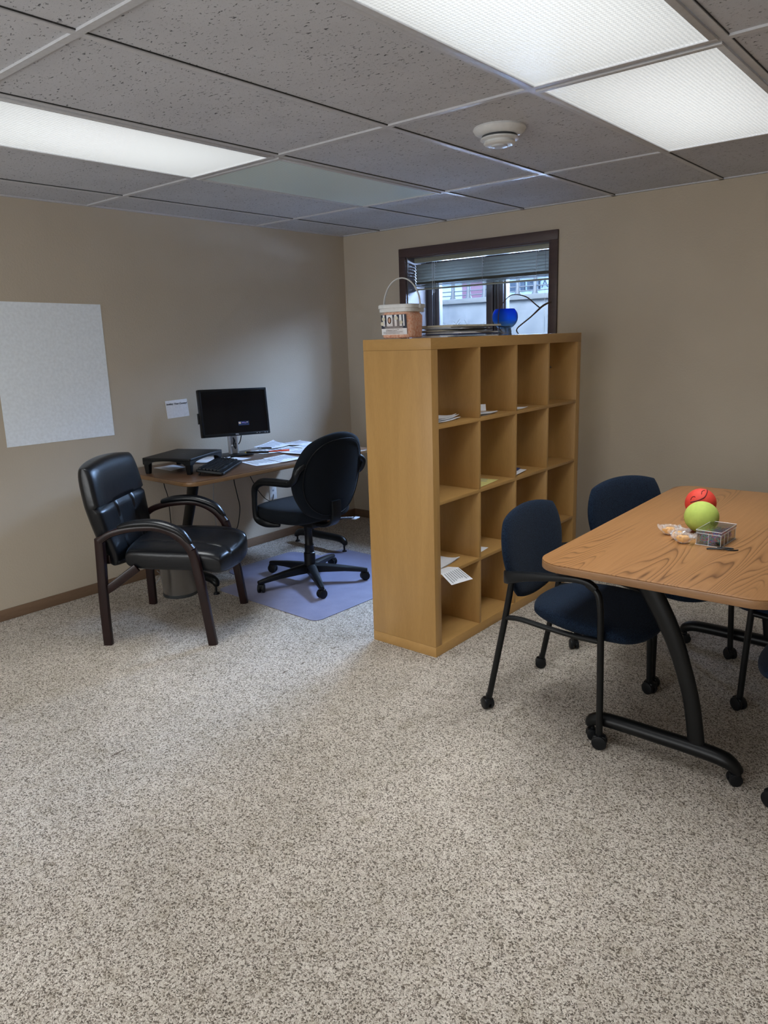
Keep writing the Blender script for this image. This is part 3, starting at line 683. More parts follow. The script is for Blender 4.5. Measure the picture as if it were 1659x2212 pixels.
g = MB(); g.loft([[Vector((x, y, z)) for x, y in sq(r)] for r, z in ((.101, .138), (.104, .140), (.104, .158), (.109, .159), (.109, .174), (.105, .178), (.02, .178))]); obj('lid', g, M['white'], bu)
hp = []
for k in range(13):
    a = PI*k/12; hp.append((-.112*math.cos(a)*1.0, .0, .165+.150*math.sin(a)))
obj('handle', MB().tube(hp, .0052, seg=10, flat=(1.5, .7, (0, 1, 0))), M['white'], bu)
for sx_ in (-1, 1): obj('handle_lug', MB().cyl((sx_*.104, 0, .165), (sx_*.118, 0, .165), .011, seg=16), M['white'], bu)
# label on the face looking towards the room (-y)
def lab(a, b_, c, d, yy, matl, name, parent):
    def Y(x, z): return -(.086+.0125*(z/.155))-.0006-yy
    mb = MB(); tb_ = bmesh.new(); n = 6
    vs = [[tb_.verts.new((a+(b_-a)*i/n, Y(0, c+(d-c)*j), c+(d-c)*j)) for j in (0, 1)] for i in range(n+1)]
    vb = [[tb_.verts.new((a+(b_-a)*i/n, Y(0, c+(d-c)*j)+.0004, c+(d-c)*j)) for j in (0, 1)] for i in range(n+1)]
    for i in range(n):
        tb_.faces.new((vs[i][0], vs[i+1][0], vs[i+1][1], vs[i][1])); tb_.faces.new((vb[i][0], vb[i][1], vb[i+1][1], vb[i+1][0]))
    mb._merge(tb_); return obj(name, mb, matl, parent, smooth=0)
M['navy_print'] = plain('navy_label_print', (.012, .018, .045), .6)
lb = lab(-.078, .076, .022, .125, .001, M['navy_print'], 'label_sheet', bu); lb['label'] = 'navy and white striped label'
for a, b_ in ((-.066, -.056), (-.044, -.008), (.004, .018), (.034, .048), (.056, .064)): lab(a, b_, .066, .124, .0018, M['paper'], 'label_stripe', lb)
lab(-.078, .076, .022, .054, .002, M['paper'], 'label_band', lb)
def disc(cx, cz, rx, rz, yy, matl, name):
    t_ = bmesh.new(); vs = [t_.verts.new((cx+rx*math.cos(2*PI*k/20), -(.086+.0125*(cz/.155))-.0006-yy-.0008*math.sin(2*PI*k/20)*rz/.03, cz+rz*math.sin(2*PI*k/20))) for k in range(20)]; t_.faces.new(vs[::-1]); q = MB(); q._merge(t_); return obj(name, q, matl, lb, smooth=0)
M['skin'] = plain('printed_skin', (.62, .38, .28), .8); M['hair'] = plain('printed_hair', (.05, .022, .018), .8)
disc(-.026, .097, .017, .024, .0026, M['paper'], 'portrait_oval'); disc(-.026, .096, .0115, .018, .0032, M['hair'], 'portrait_hair'); disc(-.026, .096, .0065, .0125, .0038, M['skin'], 'portrait_face')
for cx, cz in ((.016, .107), (.044, .085), (-.062, .104), (-.071, .08)): disc(cx, cz, .0095, .0105, .0030, M['cream_paper'], 'popped_kernel')
TM = lambda x, z: Matrix.Translation((x, -(.086+.0125*(z/.155))-.0032, z)) @ Euler((PI/2-.08, 0, 0)).to_matrix().to_4x4()
text_obj('label_title', 'Cheese Corn\u2122', .0125, M['ink'], TM(-.012, .045), lb, depth=.0002)
for z, n_ in ((.036, .118), (.029, .10)): lab(-.068, -.068+n_, z-.0015, z+.0015, .0026, M['grey_ink'], 'label_small_print', lb)
for z, n_ in ((.062, .09), (.058, .11)): lab(-.060, -.060+n_, z-.0009, z+.0009, .0026, M['grey_ink'], 'label_small_print', lb)

# pile of papers: each magazine or folder its own thing
cols_ = ['paper', 'cream_paper', 'blue_paper', 'paper', 'grey_ink', 'cream_paper', 'ink', 'paper', 'paper', 'cream_paper']
names = ['white folded newspaper at the bottom of the pile', 'cream folder second from the bottom of the pile', 'navy magazine low in the pile', 'white magazine in the lower middle of the pile', 'grey booklet in the middle of the pile',
         'cream folder in the middle of the pile', 'black folder in the upper half of the pile', 'white magazine in the upper half of the pile', 'white sheaf just under the top of the pile', 'cream folder on top of the pile']
z = TZ
for i in range(10):
    th = random.uniform(.003, .0095); w_, l_ = random.uniform(.1, .115), random.uniform(.15, .21)
    if i == 9: w_, l_ = .11, .19
    cx, cy, a = 2.075+random.uniform(-.02, .02), -1.46+random.uniform(-.035, .045)+(.03 if i < 3 else 0), rad(random.uniform(-9, 9))
    q = MB()
    for k in range(3): q.prism(rrect(2*w_-.003*k, 2*l_-.002*k, .004, 2), th/3*k, th/3*(k+1)-.0003)
    o = tag(obj('magazine', q, M[cols_[i]]), names[i]+' on the bookcase', 'magazine', 'papers piled on the bookcase'); o.location = (cx, cy, z); o.rotation_euler.z = a; z += th+.0002
ct = MB()
random.seed(3)
for k in range(16):
    a = random.uniform(-1, 1); b_ = (2.0+random.uniform(-.05, .08), -1.33+random.uniform(-.05, .13), TZ+.032); L2 = random.uniform(.06, .17)
    e = (b_[0]+random.uniform(-.03, .03), b_[1]-L2*.8*random.uniform(-.3, 1), b_[2]+L2*.42*random.random()+.006)
    ct.tube([b_, ((b_[0]+e[0])/2, (b_[1]+e[1])/2, (b_[2]+e[2])/2+.004), e], [.0016, .0022, .0006], seg=5, sub=3, flat=(1.9, .35, (0, 0, 1)))
tag(obj('dried_grass_sprigs', ct, M['wrap']), 'wispy pale sprigs in clear wrap lying behind the paper pile', 'sprigs')['kind'] = 'stuff'
cw_ = MB()
for k in range(5): cw_.sheet([(2.04, -1.2+.01*k, TZ+.001+.006*k), (2.18, -1.19, TZ+.001+.004*k), (2.17, -1.10-.006*k, TZ+.002), (2.03, -1.11, TZ+.0015)], 0, .0005, .012)
tag(obj('plastic_wrap', cw_, M['wrap']), 'crumpled clear plastic wrap between the paper pile and blue vase', 'wrap')
vs_ = thing('glass_vase', 'rounded blue glass goblet vase on a grey stem in front of the window', 'vase', (2.1, -1.035, TZ))
obj('bowl', MB().lathe([(0, .036), (.03, .036), (.044, .043), (.058, .058), (.067, .077), (.0695, .094), (.067, .112), (.060, .127), (.052, .137), (.050, .138), (.048, .136), (.057, .125), (.064, .111), (.0665, .094), (.064, .078), (.055, .061), (.04, .048), (0, .044)], seg=48), M['blue_glass'], vs_)
M['stem_glass'] = mat('grey_blue_glass', (.16, .24, .34), .08, **{'Transmission Weight': .7, 'IOR': 1.35})
obj('stem', MB().lathe([(0, 0), (.036, 0), (.037, .006), (.034, .014), (.036, .02), (.033, .028), (.034, .036), (0, .036)], seg=40), M['stem_glass'], vs_, label='grey-blue ribbed foot')
br = thing('dried_vine', 'thin brown vine looped in an arc out of the vase, one end forked', 'branch', (2.07, -1.03, TZ))
P_ = lambda y, z_: (.075 if y > -.9 or y < -1.1 else .06, y+1.03, z_-TZ)
obj('loop', MB().tube([P_(-1.095, 1.500), P_(-1.175, 1.535), P_(-1.170, 1.620), P_(-1.102, 1.674), P_(-.998, 1.701), P_(-.891, 1.692), P_(-.786, 1.655), P_(-.721, 1.631)], [.0022, .0025, .002, .002, .0025, .003, .0035, .004], seg=7), M['twig'], br)
obj('stem', MB().tube([(.075, .06, .006), P_(-.954, 1.524), P_(-.83, 1.585), P_(-.721, 1.634), P_(-.66, 1.655), P_(-.59, 1.669)], [.003, .0035, .004, .0055, .006, .004], seg=7), M['twig'], br)

# ------------------------------------------------------------------ desk things
DZ = .7402
MW, MH = .49, .316
mon = thing('computer_monitor', 'black flat-screen monitor on a silver stand on the desk', 'monitor', (.25, -1.433, 1.042))
mon.rotation_euler = Euler((0, 0, 0))
yaw, tilt, roll = 1.295, .136, -.026
tvec = Vector((math.cos(yaw), math.sin(yaw), 0)); nvec = Vector((math.sin(yaw), -math.cos(yaw), 0))
uvec = Vector((0, 0, 1))*math.cos(tilt)-nvec*math.sin(tilt); nv = tvec.cross(uvec)
a_ = tvec*math.cos(roll)+uvec*math.sin(roll); b2 = -tvec*math.sin(roll)+uvec*math.cos(roll)
MM = Matrix(((a_.x, b2.x, nv.x, 0), (a_.y, b2.y, nv.y, 0), (a_.z, b2.z, nv.z, 0), (0, 0, 0, 1)))   # local z looks out of the screen
g = MB(); g.box((0, 0, -.018), (MW, MH, .036), bev=.006, M=MM); g.box((0, 0, -.05), (MW*.8, MH*.75, .04), bev=.014, M=MM); obj('housing', g, M['black_plastic'], mon)
g = MB()
for c, s_ in (((0, MH/2-.008, .001), (MW-.004, .015, .005)), ((0, -MH/2+.01, .001), (MW-.004, .018, .005)), ((-MW/2+.009, 0, .001), (.016, MH-.004, .005)), ((MW/2-.009, 0, .001), (.016, MH-.004, .005))): g.box(c, s_, bev=.0015, M=MM)
obj('bezel', g, M['black_plastic'], mon)
obj('screen', MB().box((0, .001, -.0003), (MW-.034, MH-.034, .002), M=MM), M['screen'], mon)
ms = obj('screen_message', MB().box((.055, -.077, .0012), (.078, .028, .0006), M=MM), M['screen_box'], mon, label='small blue on-screen message box')
obj('message_text', MB().box((.026, -.071, .0018), (.016, .004, .0004), M=MM).box((.026, -.078, .0018), (.015, .003, .0004), M=MM).box((.081, -.071, .0018), (.01, .003, .0004), M=MM), M['screen_text'], ms)
obj('message_mark', MB().box((.05, -.073, .0018), (.018, .003, .0004), M=MM).box((.066, -.076, .0018), (.014, .002, .0004), M=MM), M['screen_violet'], ms)
text_obj('brand_mark', 'DELL', .011, M['silver'], MM @ Matrix.Translation((0, -MH/2+.010, .0038)), mon, bold=.0003)
g = MB()
for x in (.145, .165, .205, .222): g.box((x, -MH/2+.010, .0038), (.006, .003, .001), M=MM)
obj('control_buttons', g, M['silver'], mon)
obj('side_port', MB().box((-MW/2-.003, -.03, -.03), (.006, .07, .02), M=MM), M['black_plastic'], mon)
bpos = Vector((.155, -1.395, DZ))-Vector(mon.location)
yr = yaw-PI/2
g = MB(); RM = Matrix.Translation(bpos) @ Matrix.Rotation(yaw, 4, 'Z')
for sx_ in (-1, 1): g.box((sx_*.026, 0, .14), (.014, .03, .28), rot=(-.05, 0, 0), bev=.003, M=RM)
g.box((0, .006, .17), (.06, .016, .2), rot=(-.05, 0, 0), bev=.003, M=RM); g.box((0, .004, .035), (.06, .02, .05), bev=.003, M=RM)
obj('stand_column', g, M['silver'], mon, label='silver stand column with a cable slot')
g = MB(); g.prism(rrect(.22, .17, .03), .0, .010, bev=.003, M=RM @ Matrix.Translation((0, -.03, 0))); obj('stand_base', g, M['black_plastic'], mon)
obj('cable_clip', MB().tube([RM @ Vector(p) for p in ((0, -.012, .12), (.004, -.017, .10), (-.002, -.02, .075), (.004, -.018, .05), (.012, -.016, .045), (.014, -.014, .08))], [.004, .0065, .006, .0035, .003, .003], seg=8), M['black_plastic'], mon)
tag(obj('monitor_cable', MB().tube([(.14, -1.31, .92), (.09, -1.26, .87), (.055, -1.255, .80), (.02, -1.28, .76), (.018, -1.30, .66), (.02, -1.305, .54), (.02, -1.285, .42), (.02, -1.27, .32), (.022, -1.30, .2), (.025, -1.34, .14), (.03, -1.37, .05), (.05, -1.40, .006)], .0035, seg=8), M['black_plastic']), 'black cable running from the monitor down behind the desk', 'cable')
tag(obj('power_cable', MB().tube([(.02, -1.89, .72), (.02, -1.885, .60), (.022, -1.865, .5), (.02, -1.862, .33), (.03, -1.862, .16), (.08, -1.9, .03), (.2, -2.0, .006)], .003, seg=8), M['black_plastic']), 'thin black cable hanging under the near end of the desk', 'cable')
tag(obj('outlet_cable', MB().tube([(.03, -1.20, .70), (.02, -1.17, .58), (.02, -1.10, .44), (.02, -1.03, .35), (.02, -.96, .31), (.012, -.93, .352)], .003, seg=8), M['black_plastic']), 'grey-black cord reaching from the desk to the wall outlet', 'cable')
tag(obj('wall_cable', MB().tube([(.02, -1.50, .71), (.018, -1.48, .6), (.018, -1.50, .4), (.018, -1.49, .2), (.03, -1.5, .03), (.08, -1.52, .005)], .0028, seg=8), M['grey_ink']), 'pale grey cable against the wall in the middle of the desk', 'cable')

ri = thing('monitor_riser', 'empty black plastic monitor riser on four legs at the near end of the desk', 'monitor riser', (.350, -1.945, DZ), rad(22.4))
RW, RL, RH = .333, .385, .098
g = MB(); g.prism(rrect(RW, RL, .012, 3), RH-.016, RH, bev=.003); obj('platform', g, M['black_plastic'], ri)
sk = MB()
for s_ in (-1, 1):
    n = 14; up_ = [( -RW/2+.01+(RW-.02)*k/n) for k in range(n+1)]
    tb_ = bmesh.new()
    for side, (LL, fix) in enumerate(((RW, RL), (RL, RW))):
        out = []; hw = LL/2-.004
        for k in range(13):
            x = -hw+.045+(2*hw-.09)*k/12; out.append((x, RH-.036+.018*math.sin(PI*k/12)**.5))
        poly = [(-hw, RH-.006), (-hw, RH-.04), (-hw+.04, RH-.042)]+out+[(hw-.04, RH-.042), (hw, RH-.04), (hw, RH-.006)]
        M0 = Matrix.Translation((0, s_*(RL/2-.006), 0)) @ Matrix.Rotation(PI/2, 4, 'X') if side == 0 else Matrix.Translation((s_*(RW/2-.006), 0, 0)) @ Matrix.Rotation(PI/2, 4, 'Z') @ Matrix.Rotation(PI/2, 4, 'X')
        sk.prism(poly, -.003, .003, M=M0)
    tb_.free()
obj('skirt', sk, M['black_plastic'], ri)
for sx_ in (-1, 1):
    for sy_ in (-1, 1):
        cx, cy = sx_*(RW/2-.024), sy_*(RL/2-.024)
        rings = [[Vector((cx+sx_*(.0)+x*q, cy+y*q, z_)) for x, y in rrect(.042, .042, .008, 3)] for z_, q in ((0, .62), (.004, .68), (RH-.02, 1.0))]
        obj('leg', MB().loft(rings), M['black_plastic'], ri)
obj('badge', MB().prism([(.015*math.cos(a*PI/8), .006*math.sin(a*PI/8)) for a in range(16)], RH, RH+.0006), M['grey_plastic'], ri)

kb = thing('keyboard', 'black computer keyboard propped up and angled across the desk', 'keyboard', (.575, -1.845, DZ), rad(125.8))
kb.rotation_euler = Euler((rad(8), 0, rad(125.8)))
obj('case', MB().prism(rrect(.455, .165, .014, 4), .006, .022, bev=.004), M['black_plastic'], kb)
ks = MB(); random.seed(2)
for r_ in range(6):
    y = .064-.0215*r_-(.004 if r_ > 0 else 0)
    k = 0; x = -.212
    while x < .205:
        wk = .0165
        if r_ == 5 and -.14 < x < -.02: wk = .11
        elif r_ in (2, 3) and x < -.2: wk = .026
        if x+wk > .217: break
        if not (.063 < x < .07 or .135 < x < .142): ks.box((x+wk/2, y, .0265), (wk-.0022, .0165, .011), bev=.0018)
        x += wk+.0024
obj('keys', ks, M['black_plastic'], kb)
for sx_ in (-1, 1): obj('prop_foot', MB().box((sx_*.19, .067, -.004), (.02, .008, .026), rot=(.2, 0, 0), bev=.002), M['black_plastic'], kb)
kb.location.z = DZ+.010
tag(obj('rubber_bracelet', MB().tube([(.305+.022*math.cos(a*PI/5), -1.535+.022*math.sin(a*PI/5), DZ+.052+.003*math.sin(a)) for a in range(10)], .0035, seg=8, closed=True), plain('purple_rubber', (.12, .02, .12), .5)), 'dark purple ring lying on the far end of the keyboard', 'ring') if False else None

def desk_sheet(label, quad, z, mt='paper', n=1, curl=.002, nl=7, name='paper_sheet', group='papers on the desk'):
    o = bsheet(name, label, 'paper', quad, z, M[mt], curl, n, group)
    if nl: lines(o, quad, z+.0012*n+curl*.9, nl, 'grey_ink', (.12, .88), .12, .88)
    return o
desk_sheet('printed sheet at the front of the desk nearest the keyboard', [(.475, -1.60), (.685, -1.645), (.725, -1.44), (.52, -1.41)], DZ+.0005)
desk_sheet('printed sheet overlapping its neighbour at the front edge of the desk', [(.50, -1.43), (.735, -1.47), (.735, -1.27), (.51, -1.25)], DZ+.0035)
desk_sheet('loose sheet near the middle of the desk under the pens', [(.15, -1.26), (.34, -1.29), (.38, -1.08), (.19, -1.05)], DZ+.0008, nl=5)
desk_sheet('sheet turned askew right of the monitor base', [(.24, -1.19), (.47, -1.16), (.46, -.93), (.24, -.95)], DZ+.0030)
desk_sheet('wide overlapping sheet at the middle right of the desk', [(.42, -1.20), (.66, -1.17), (.64, -.90), (.41, -.93)], DZ+.0060)
desk_sheet('curled sheet leaning up near the wall behind the papers', [(.06, -1.13), (.25, -1.10), (.22, -.89), (.05, -.93, .025)], DZ+.0060, curl=.006)
desk_sheet('sheet at the far end of the desk, right by the wall', [(.07, -.90), (.29, -.93), (.33, -.73), (.10, -.70)], DZ+.0070, curl=.005)
desk_sheet('second sheet at the far end of the desk partly under another', [(.30, -.98), (.50, -.96), (.52, -.74), (.31, -.75)], DZ+.0085)
desk_sheet('short stack of white sheets lying between the riser and the keyboard', [(.12, -1.80), (.33, -1.72), (.25, -1.50), (.06, -1.58)], DZ+.0005, n=5, nl=0)
desk_sheet('stray sheet behind the keyboard by the monitor base', [(.28, -1.60), (.41, -1.56), (.39, -1.44), (.27, -1.48)], DZ+.0005, nl=0)
desk_sheet('white sheet lying under the riser', [(.13, -2.02), (.33, -2.03), (.30, -1.90), (.14, -1.88)], DZ+.0005, nl=0, curl=.0005)
def pen(name, label, a, b_, r, body, tip, cap=None):
    a, b_ = Vector(a), Vector(b_); d = (b_-a).normalized(); t = thing(name, label, 'pen', a)
    z_ = Vector((0, 0, 0)); obj('barrel', MB().cyl(z_+d*.012, b_-a, r, seg=12, bev=.001), body, t); obj('tip', MB().cyl(d*0, d*.012, r*.25, r*.9, seg=12), tip, t)
    if cap: obj('cap', MB().cyl((b_-a)*.65, (b_-a)+d*.002, r*1.15, seg=12), cap, t)
    return t
pen('highlighter', 'black highlighter with a yellow tip on the desk by the monitor', (.262, -1.385, DZ+.021), (.395, -1.285, DZ+.021), .0075, M['black_plastic'], M['yellow'])
pen('red_marker', 'orange-red pen lying across the desk papers', (.345, -1.27, DZ+.016), (.42, -1.12, DZ+.014), .0055, M['red_pen'], M['white'], M['red_pen'])
pn = tag(obj('clear_tape_roll', MB().box((.195, -1.225, DZ+.0185), (.05, .09, .022), rot=(0, 0, .5), bev=.006), M['wrap']), 'small clear plastic packet beside the pens on the desk', 'packet'); pn.name = 'plastic_packet'
pen('black_pen', 'short black pen on the papers right of the monitor base', (.14, -1.18, DZ+.0175), (.24, -1.12, DZ+.0175), .005, M['black_plastic'], M['silver'])

# ------------------------------------------------------------------ floor things near the desk
cm = MB(); 
def loc_mat():
    # mat with lip: corners measured on the floor
    A, B, C_, D_ = Vector((.60, -1.98)), Vector((1.56, -2.0)), Vector((1.56, -.80)), Vector((.60, -.80))
    lip = [(.34, -1.70), (.30, -1.66), (.30, -1.10), (.34, -1.06)]
    return A, B, C_, D_, lip
mo = []
def arc(cx, cy, r, a0, a1, n=5): return [(cx+r*math.cos(rad(a0+(a1-a0)*k/n)), cy+r*math.sin(rad(a0+(a1-a0)*k/n))) for k in range(n+1)]
L1, W1, LL1, LW1 = 1.12, .90, .60, .26      # main length (v), width (u), lip
mo += arc(W1/2-.05, -L1/2+.05, .05, -90, 0)+arc(W1/2-.05, L1/2-.05, .05, 0, 90)+arc(-W1/2+.05, L1/2-.05, .05, 90, 180)
mo += [(-W1/2, LL1/2+.04)]+arc(-W1/2-LW1+.06, LL1/2-.06, .06, 90, 180)+arc(-W1/2-LW1+.06, -LL1/2+.06, .06, 180, 270)+[(-W1/2, -LL1/2-.04)]
mo += arc(-W1/2+.05, -L1/2+.05, .05, 180, 270)
cmo = tag(obj('chair_mat', MB().prism(mo, .0005, .0045, bev=.001), M['mat']), 'translucent blue-grey vinyl chair mat with a lip on the carpet under the task chair', 'chair mat')
cmo.location = (1.065, -1.42, 0); cmo.rotation_euler.z = rad(-2)
wb_ = thing('waste_bin', 'round brushed steel waste bin under the desk behind the leather chair', 'waste bin', (.462, -2.135, 0))
obj('bin_body', MB().lathe([(0, .002), (.098, .002), (.1, .006), (.118, .26), (.121, .264), (.118, .268), (.115, .262), (.098, .012), (0, .010)], seg=48), M['steel'], wb_)
obj('bottom_ring', MB().lathe([(.099, .0), (.104, .001), (.105, .016), (.1015, .018)], seg=48), M['grey_plastic'], wb_)
tag(obj('bin_side_cord', MB().tube([(.30, -2.24, .006), (.30, -2.20, .05), (.32, -2.17, .10), (.33, -2.2, .14)], .003, seg=6), M['grey_ink']), 'thin grey cord looping up beside the waste bin', 'cord')

# ------------------------------------------------------------------ black leather guest chair
lc = thing('leather_guest_chair', 'black leather armchair with dark mahogany frame left of the desk', 'chair', (.874, -2.427, 0), rad(35.1))
def seat_fn(x, y, z):
    X = x+.085; crown = .012*(1-(y/.27)**2) if z > 0 else 0
    wf = .03*max(0, (X-.15)/.2)**2
    seam = 0
    if z > 0:
        for s_ in (-1, 1):
            seam -= .010*math.exp(-((y-s_*(.13+.05*max(0, X)))/.006)**2)*(1 if X > -.12 else 0)
    return (X+ (.03*(1-(y/.27)**2) if x > 0 else 0)*max(0, x)/.25, y*(1+.06*max(0, X)), .437+z*1.0+crown+seam-wf-.03*X)
obj('seat', MB().pad(.265, .272, .060, seat_fn, k=.30, n=60, p=8, m=4.5, bottom=1.0), M['leather'], lc)
def back_fn(x, y, z):
    # x across the height (-.29..+.29), y across the width, z thickness (front positive)
    h = x; lean = -.245-.235*(h+.29)+.04*((h+.29)/.6)**2
    seam = 0
    if z > 0:
        hs_ = h-.03
        seam -= .016*math.exp(-((hs_-.28*abs(abs(y)-.1)*0-.02)/.007)**2)
        for s_ in (-1, 1):
            if h < .05: seam -= .013*math.exp(-((y-s_*(.10+.06*max(0, -h)*2))/.006)**2)
        seam += .012*math.cos(min(1, abs(y)/.26)*PI/2)-.020*math.cos(y/.26*PI/2)*0
    wd = 1.0-.14*max(0, min(1, (.06-h)/.28))
    dz = z+seam if z > 0 else z
    return (lean+dz*1.0-.03*(y/.27)**2*-1*.8, y*wd, .66+h*.98)
obj('backrest', MB().pad(.285, .298, .055, back_fn, k=.32, n=64, p=6, m=3.2), M['leather'], lc)
for s_ in (-1, 1):
    Yl = s_*.292
    fr_ = MB().bar([(.277, s_*.303, 0), (.250, s_*.300, .24), (.222, Yl, .43), (.205, Yl, .50)], [.034, .038, .04, .042], [.046, .046, .046, .046], (1, 0, 0)); obj('leg', fr_, M['mahogany'], lc, label='front leg curving up into the armrest')
    ar = MB().bar([(.205, Yl, .50), (.165, Yl, .555), (.10, Yl, .598), (.02, Yl, .618), (-.10, Yl, .612), (-.20, Yl, .588), (-.262, Yl, .552)], .042, [.046, .044, .036, .030, .030, .034, .040], (0, 0, 1))
    ao = obj('armrest', ar, M['mahogany'], lc)
    obj('arm_pad', MB().tube([(.200, Yl, .535), (.160, Yl, .588), (.095, Yl, .622), (.02, Yl, .640), (-.08, Yl, .637), (-.15, Yl, .622)], [.020, .027, .029, .029, .028, .022], seg=16, flat=(.72, 1, (0, 0, 1))), M['leather'], ao, label='padded black leather top of the armrest')
    rl_ = MB().bar([(-.276, s_*.303, 0), (-.274, s_*.301, .22), (-.268, Yl, .42), (-.262, Yl, .565)], [.034, .036, .04, .042], [.046, .046, .048, .046], (1, 0, 0)); obj('leg', rl_, M['mahogany'], lc, label='rear leg')
    obj('side_rail', MB().bar([(-.262, s_*.290, .29), (-.22, s_*.285, .315), (-.15, s_*.27, .365), (-.10, s_*.26, .40)], .022, .045, (0, 0, 1)), M['mahogany'], lc)
obj('back_bracket', MB().box((-.255, 0, .44), (.03, .5, .05), bev=.008), M['mahogany'], lc)

# ------------------------------------------------------------------ black task chair
tc_ = thing('task_chair', 'black fabric swivel task chair with its back turned, on the chair mat', 'office chair', (.974, -1.512, .0045), rad(176))
tcr = rad(176)
def tback(x, y, z):
    h = x; wd = 1.0-.22*max(0, -h/.27)**1.6-.05*max(0, h/.27)**2
    return (-.265-.10*(h/.27)*.55+.035*(y/.24)**2-z+ .03*math.cos(h*6), y*wd, .704+h)
obj('backrest', MB().pad(.268, .262, .046, tback, k=.80, n=40, p=5, m=2.6, bottom=.9), M['black_fabric'], tc_)
def tpipe(k_, off):
    pts = []
    n = 40
    for i in range(n):
        a = 2*PI*i/n; c, s_ = math.cos(a), math.sin(a); q = (abs(c)**2.6+abs(s_)**2.6)**(-1/2.6)
        p = tback(.268*k_*q*c, .262*k_*q*s_, off); pts.append(p)
    return pts
obj('back_seam', MB().tube(tpipe(.86, .043), .0028, seg=6, closed=True, sub=2), M['black_plastic'], tc_)
def tseat(x, y, z):
    X = x+.05; return (X, y*(1-.05*max(0, -x/.24)), .468+z-.02*max(0, x/.24)**3+.006*(1-(y/.25)**2))
obj('seat', MB().pad(.255, .26, .050, tseat, k=.6, n=36, p=6, m=3.4, bottom=1.15), M['black_fabric'], tc_)
for s_ in (-1, 1):
    Ya = s_*.268
    sup = MB().bar([(-.255, s_*.215, .80), (-.245, Ya-s_*.005, .765), (-.215, Ya, .715), (-.16, Ya, .692), (-.02, Ya, .682), (.09, Ya, .670), (.155, Ya, .632), (.168, Ya, .56), (.172, Ya, .47), (.155, Ya-s_*.006, .43), (.09, Ya-s_*.02, .412), (.02, Ya-s_*.06, .408)], .038, [.024, .028, .03, .03, .03, .03, .03, .026, .026, .03, .03, .02], (0, 0, 1) if False else (.01, 0, 1))
    sup = MB().tube([(-.255, s_*.215, .80), (-.245, Ya-s_*.005, .765), (-.215, Ya, .715), (-.16, Ya, .690), (-.02, Ya, .682), (.09, Ya, .670), (.155, Ya, .632), (.170, Ya, .56), (.172, Ya, .47), (.155, Ya-s_*.006, .43), (.09, Ya-s_*.02, .412), (.02, Ya-s_*.06, .408)], [.015, .019, .021, .021, .021, .021, .021, .017, .017, .021, .022, .015], seg=14)
    so = obj('armrest', sup, M['black_plastic'], tc_)
    obj('arm_pad', MB().tube([(-.17, Ya, .700), (-.02, Ya, .693), (.09, Ya, .680), (.15, Ya, .645)], [.018, .021, .021, .015], seg=14, flat=(.8, 1.15, (0, 0, 1))), M['black_plastic'], so)
obj('tilt_mechanism', MB().box((-.02, 0, .395), (.2, .13, .05), bev=.015).bar([(-.08, 0, .39), (-.2, 0, .40), (-.262, 0, .45), (-.27, 0, .56)], .07, .02, (1, 0, 0)), M['black_plastic'], tc_)
obj('tilt_lever', MB().tube([(-.04, -.06, .392), (-.09, -.2, .385), (-.11, -.29, .372)], [.005, .006, .007], seg=8), M['grey_plastic'], tc_)
obj('lever_paddle', MB().box((-.115, -.305, .368), (.032, .062, .008), rot=(0, 0, .3), bev=.0035), M['silver'], tc_, label='pale grey lever paddle')
obj('gas_column', MB().lathe([(0, .09), (.036, .09), (.036, .19), (.03, .195), (.029, .235), (.031, .24), (.025, .25), (.024, .33), (.027, .335), (.026, .40), (0, .40)], seg=28), M['black_plastic'], tc_)
obj('base_hub', MB().lathe([(0, .062), (.04, .062), (.048, .075), (.048, .105), (.04, .118), (0, .12)], seg=24), M['black_plastic'], tc_)
for k in range(5):
    a = rad(-106+72*k)-tcr; c, s_ = math.cos(a), math.sin(a); R0 = .345
    rings = []
    for d, hw, zt, zb in ((.02, .030, .118, .065), (.1, .026, .112, .066), (.22, .021, .098, .066), (.33, .016, .082, .058), (.362, .013, .076, .058)):
        X = lambda u, v, z_: Vector((c*u-s_*v, s_*u+c*v, z_))
        rings.append([X(d, -hw, zb), X(d, -hw*1.05, zt-.008), X(d, -hw*.55, zt), X(d, hw*.55, zt), X(d, hw*1.05, zt-.008), X(d, hw, zb)])
    st_ = obj('base_spoke', MB().loft(rings), M['black_plastic'], tc_)
    ca = caster(MB(), c*R0, s_*R0, .028, a+[.9, 2.0, .4, 1.3, .2][k]); ca.cyl((c*R0, s_*R0, .04), (c*R0, s_*R0, .07), .008, seg=8); obj('caster', ca, M['black_plastic'], st_)

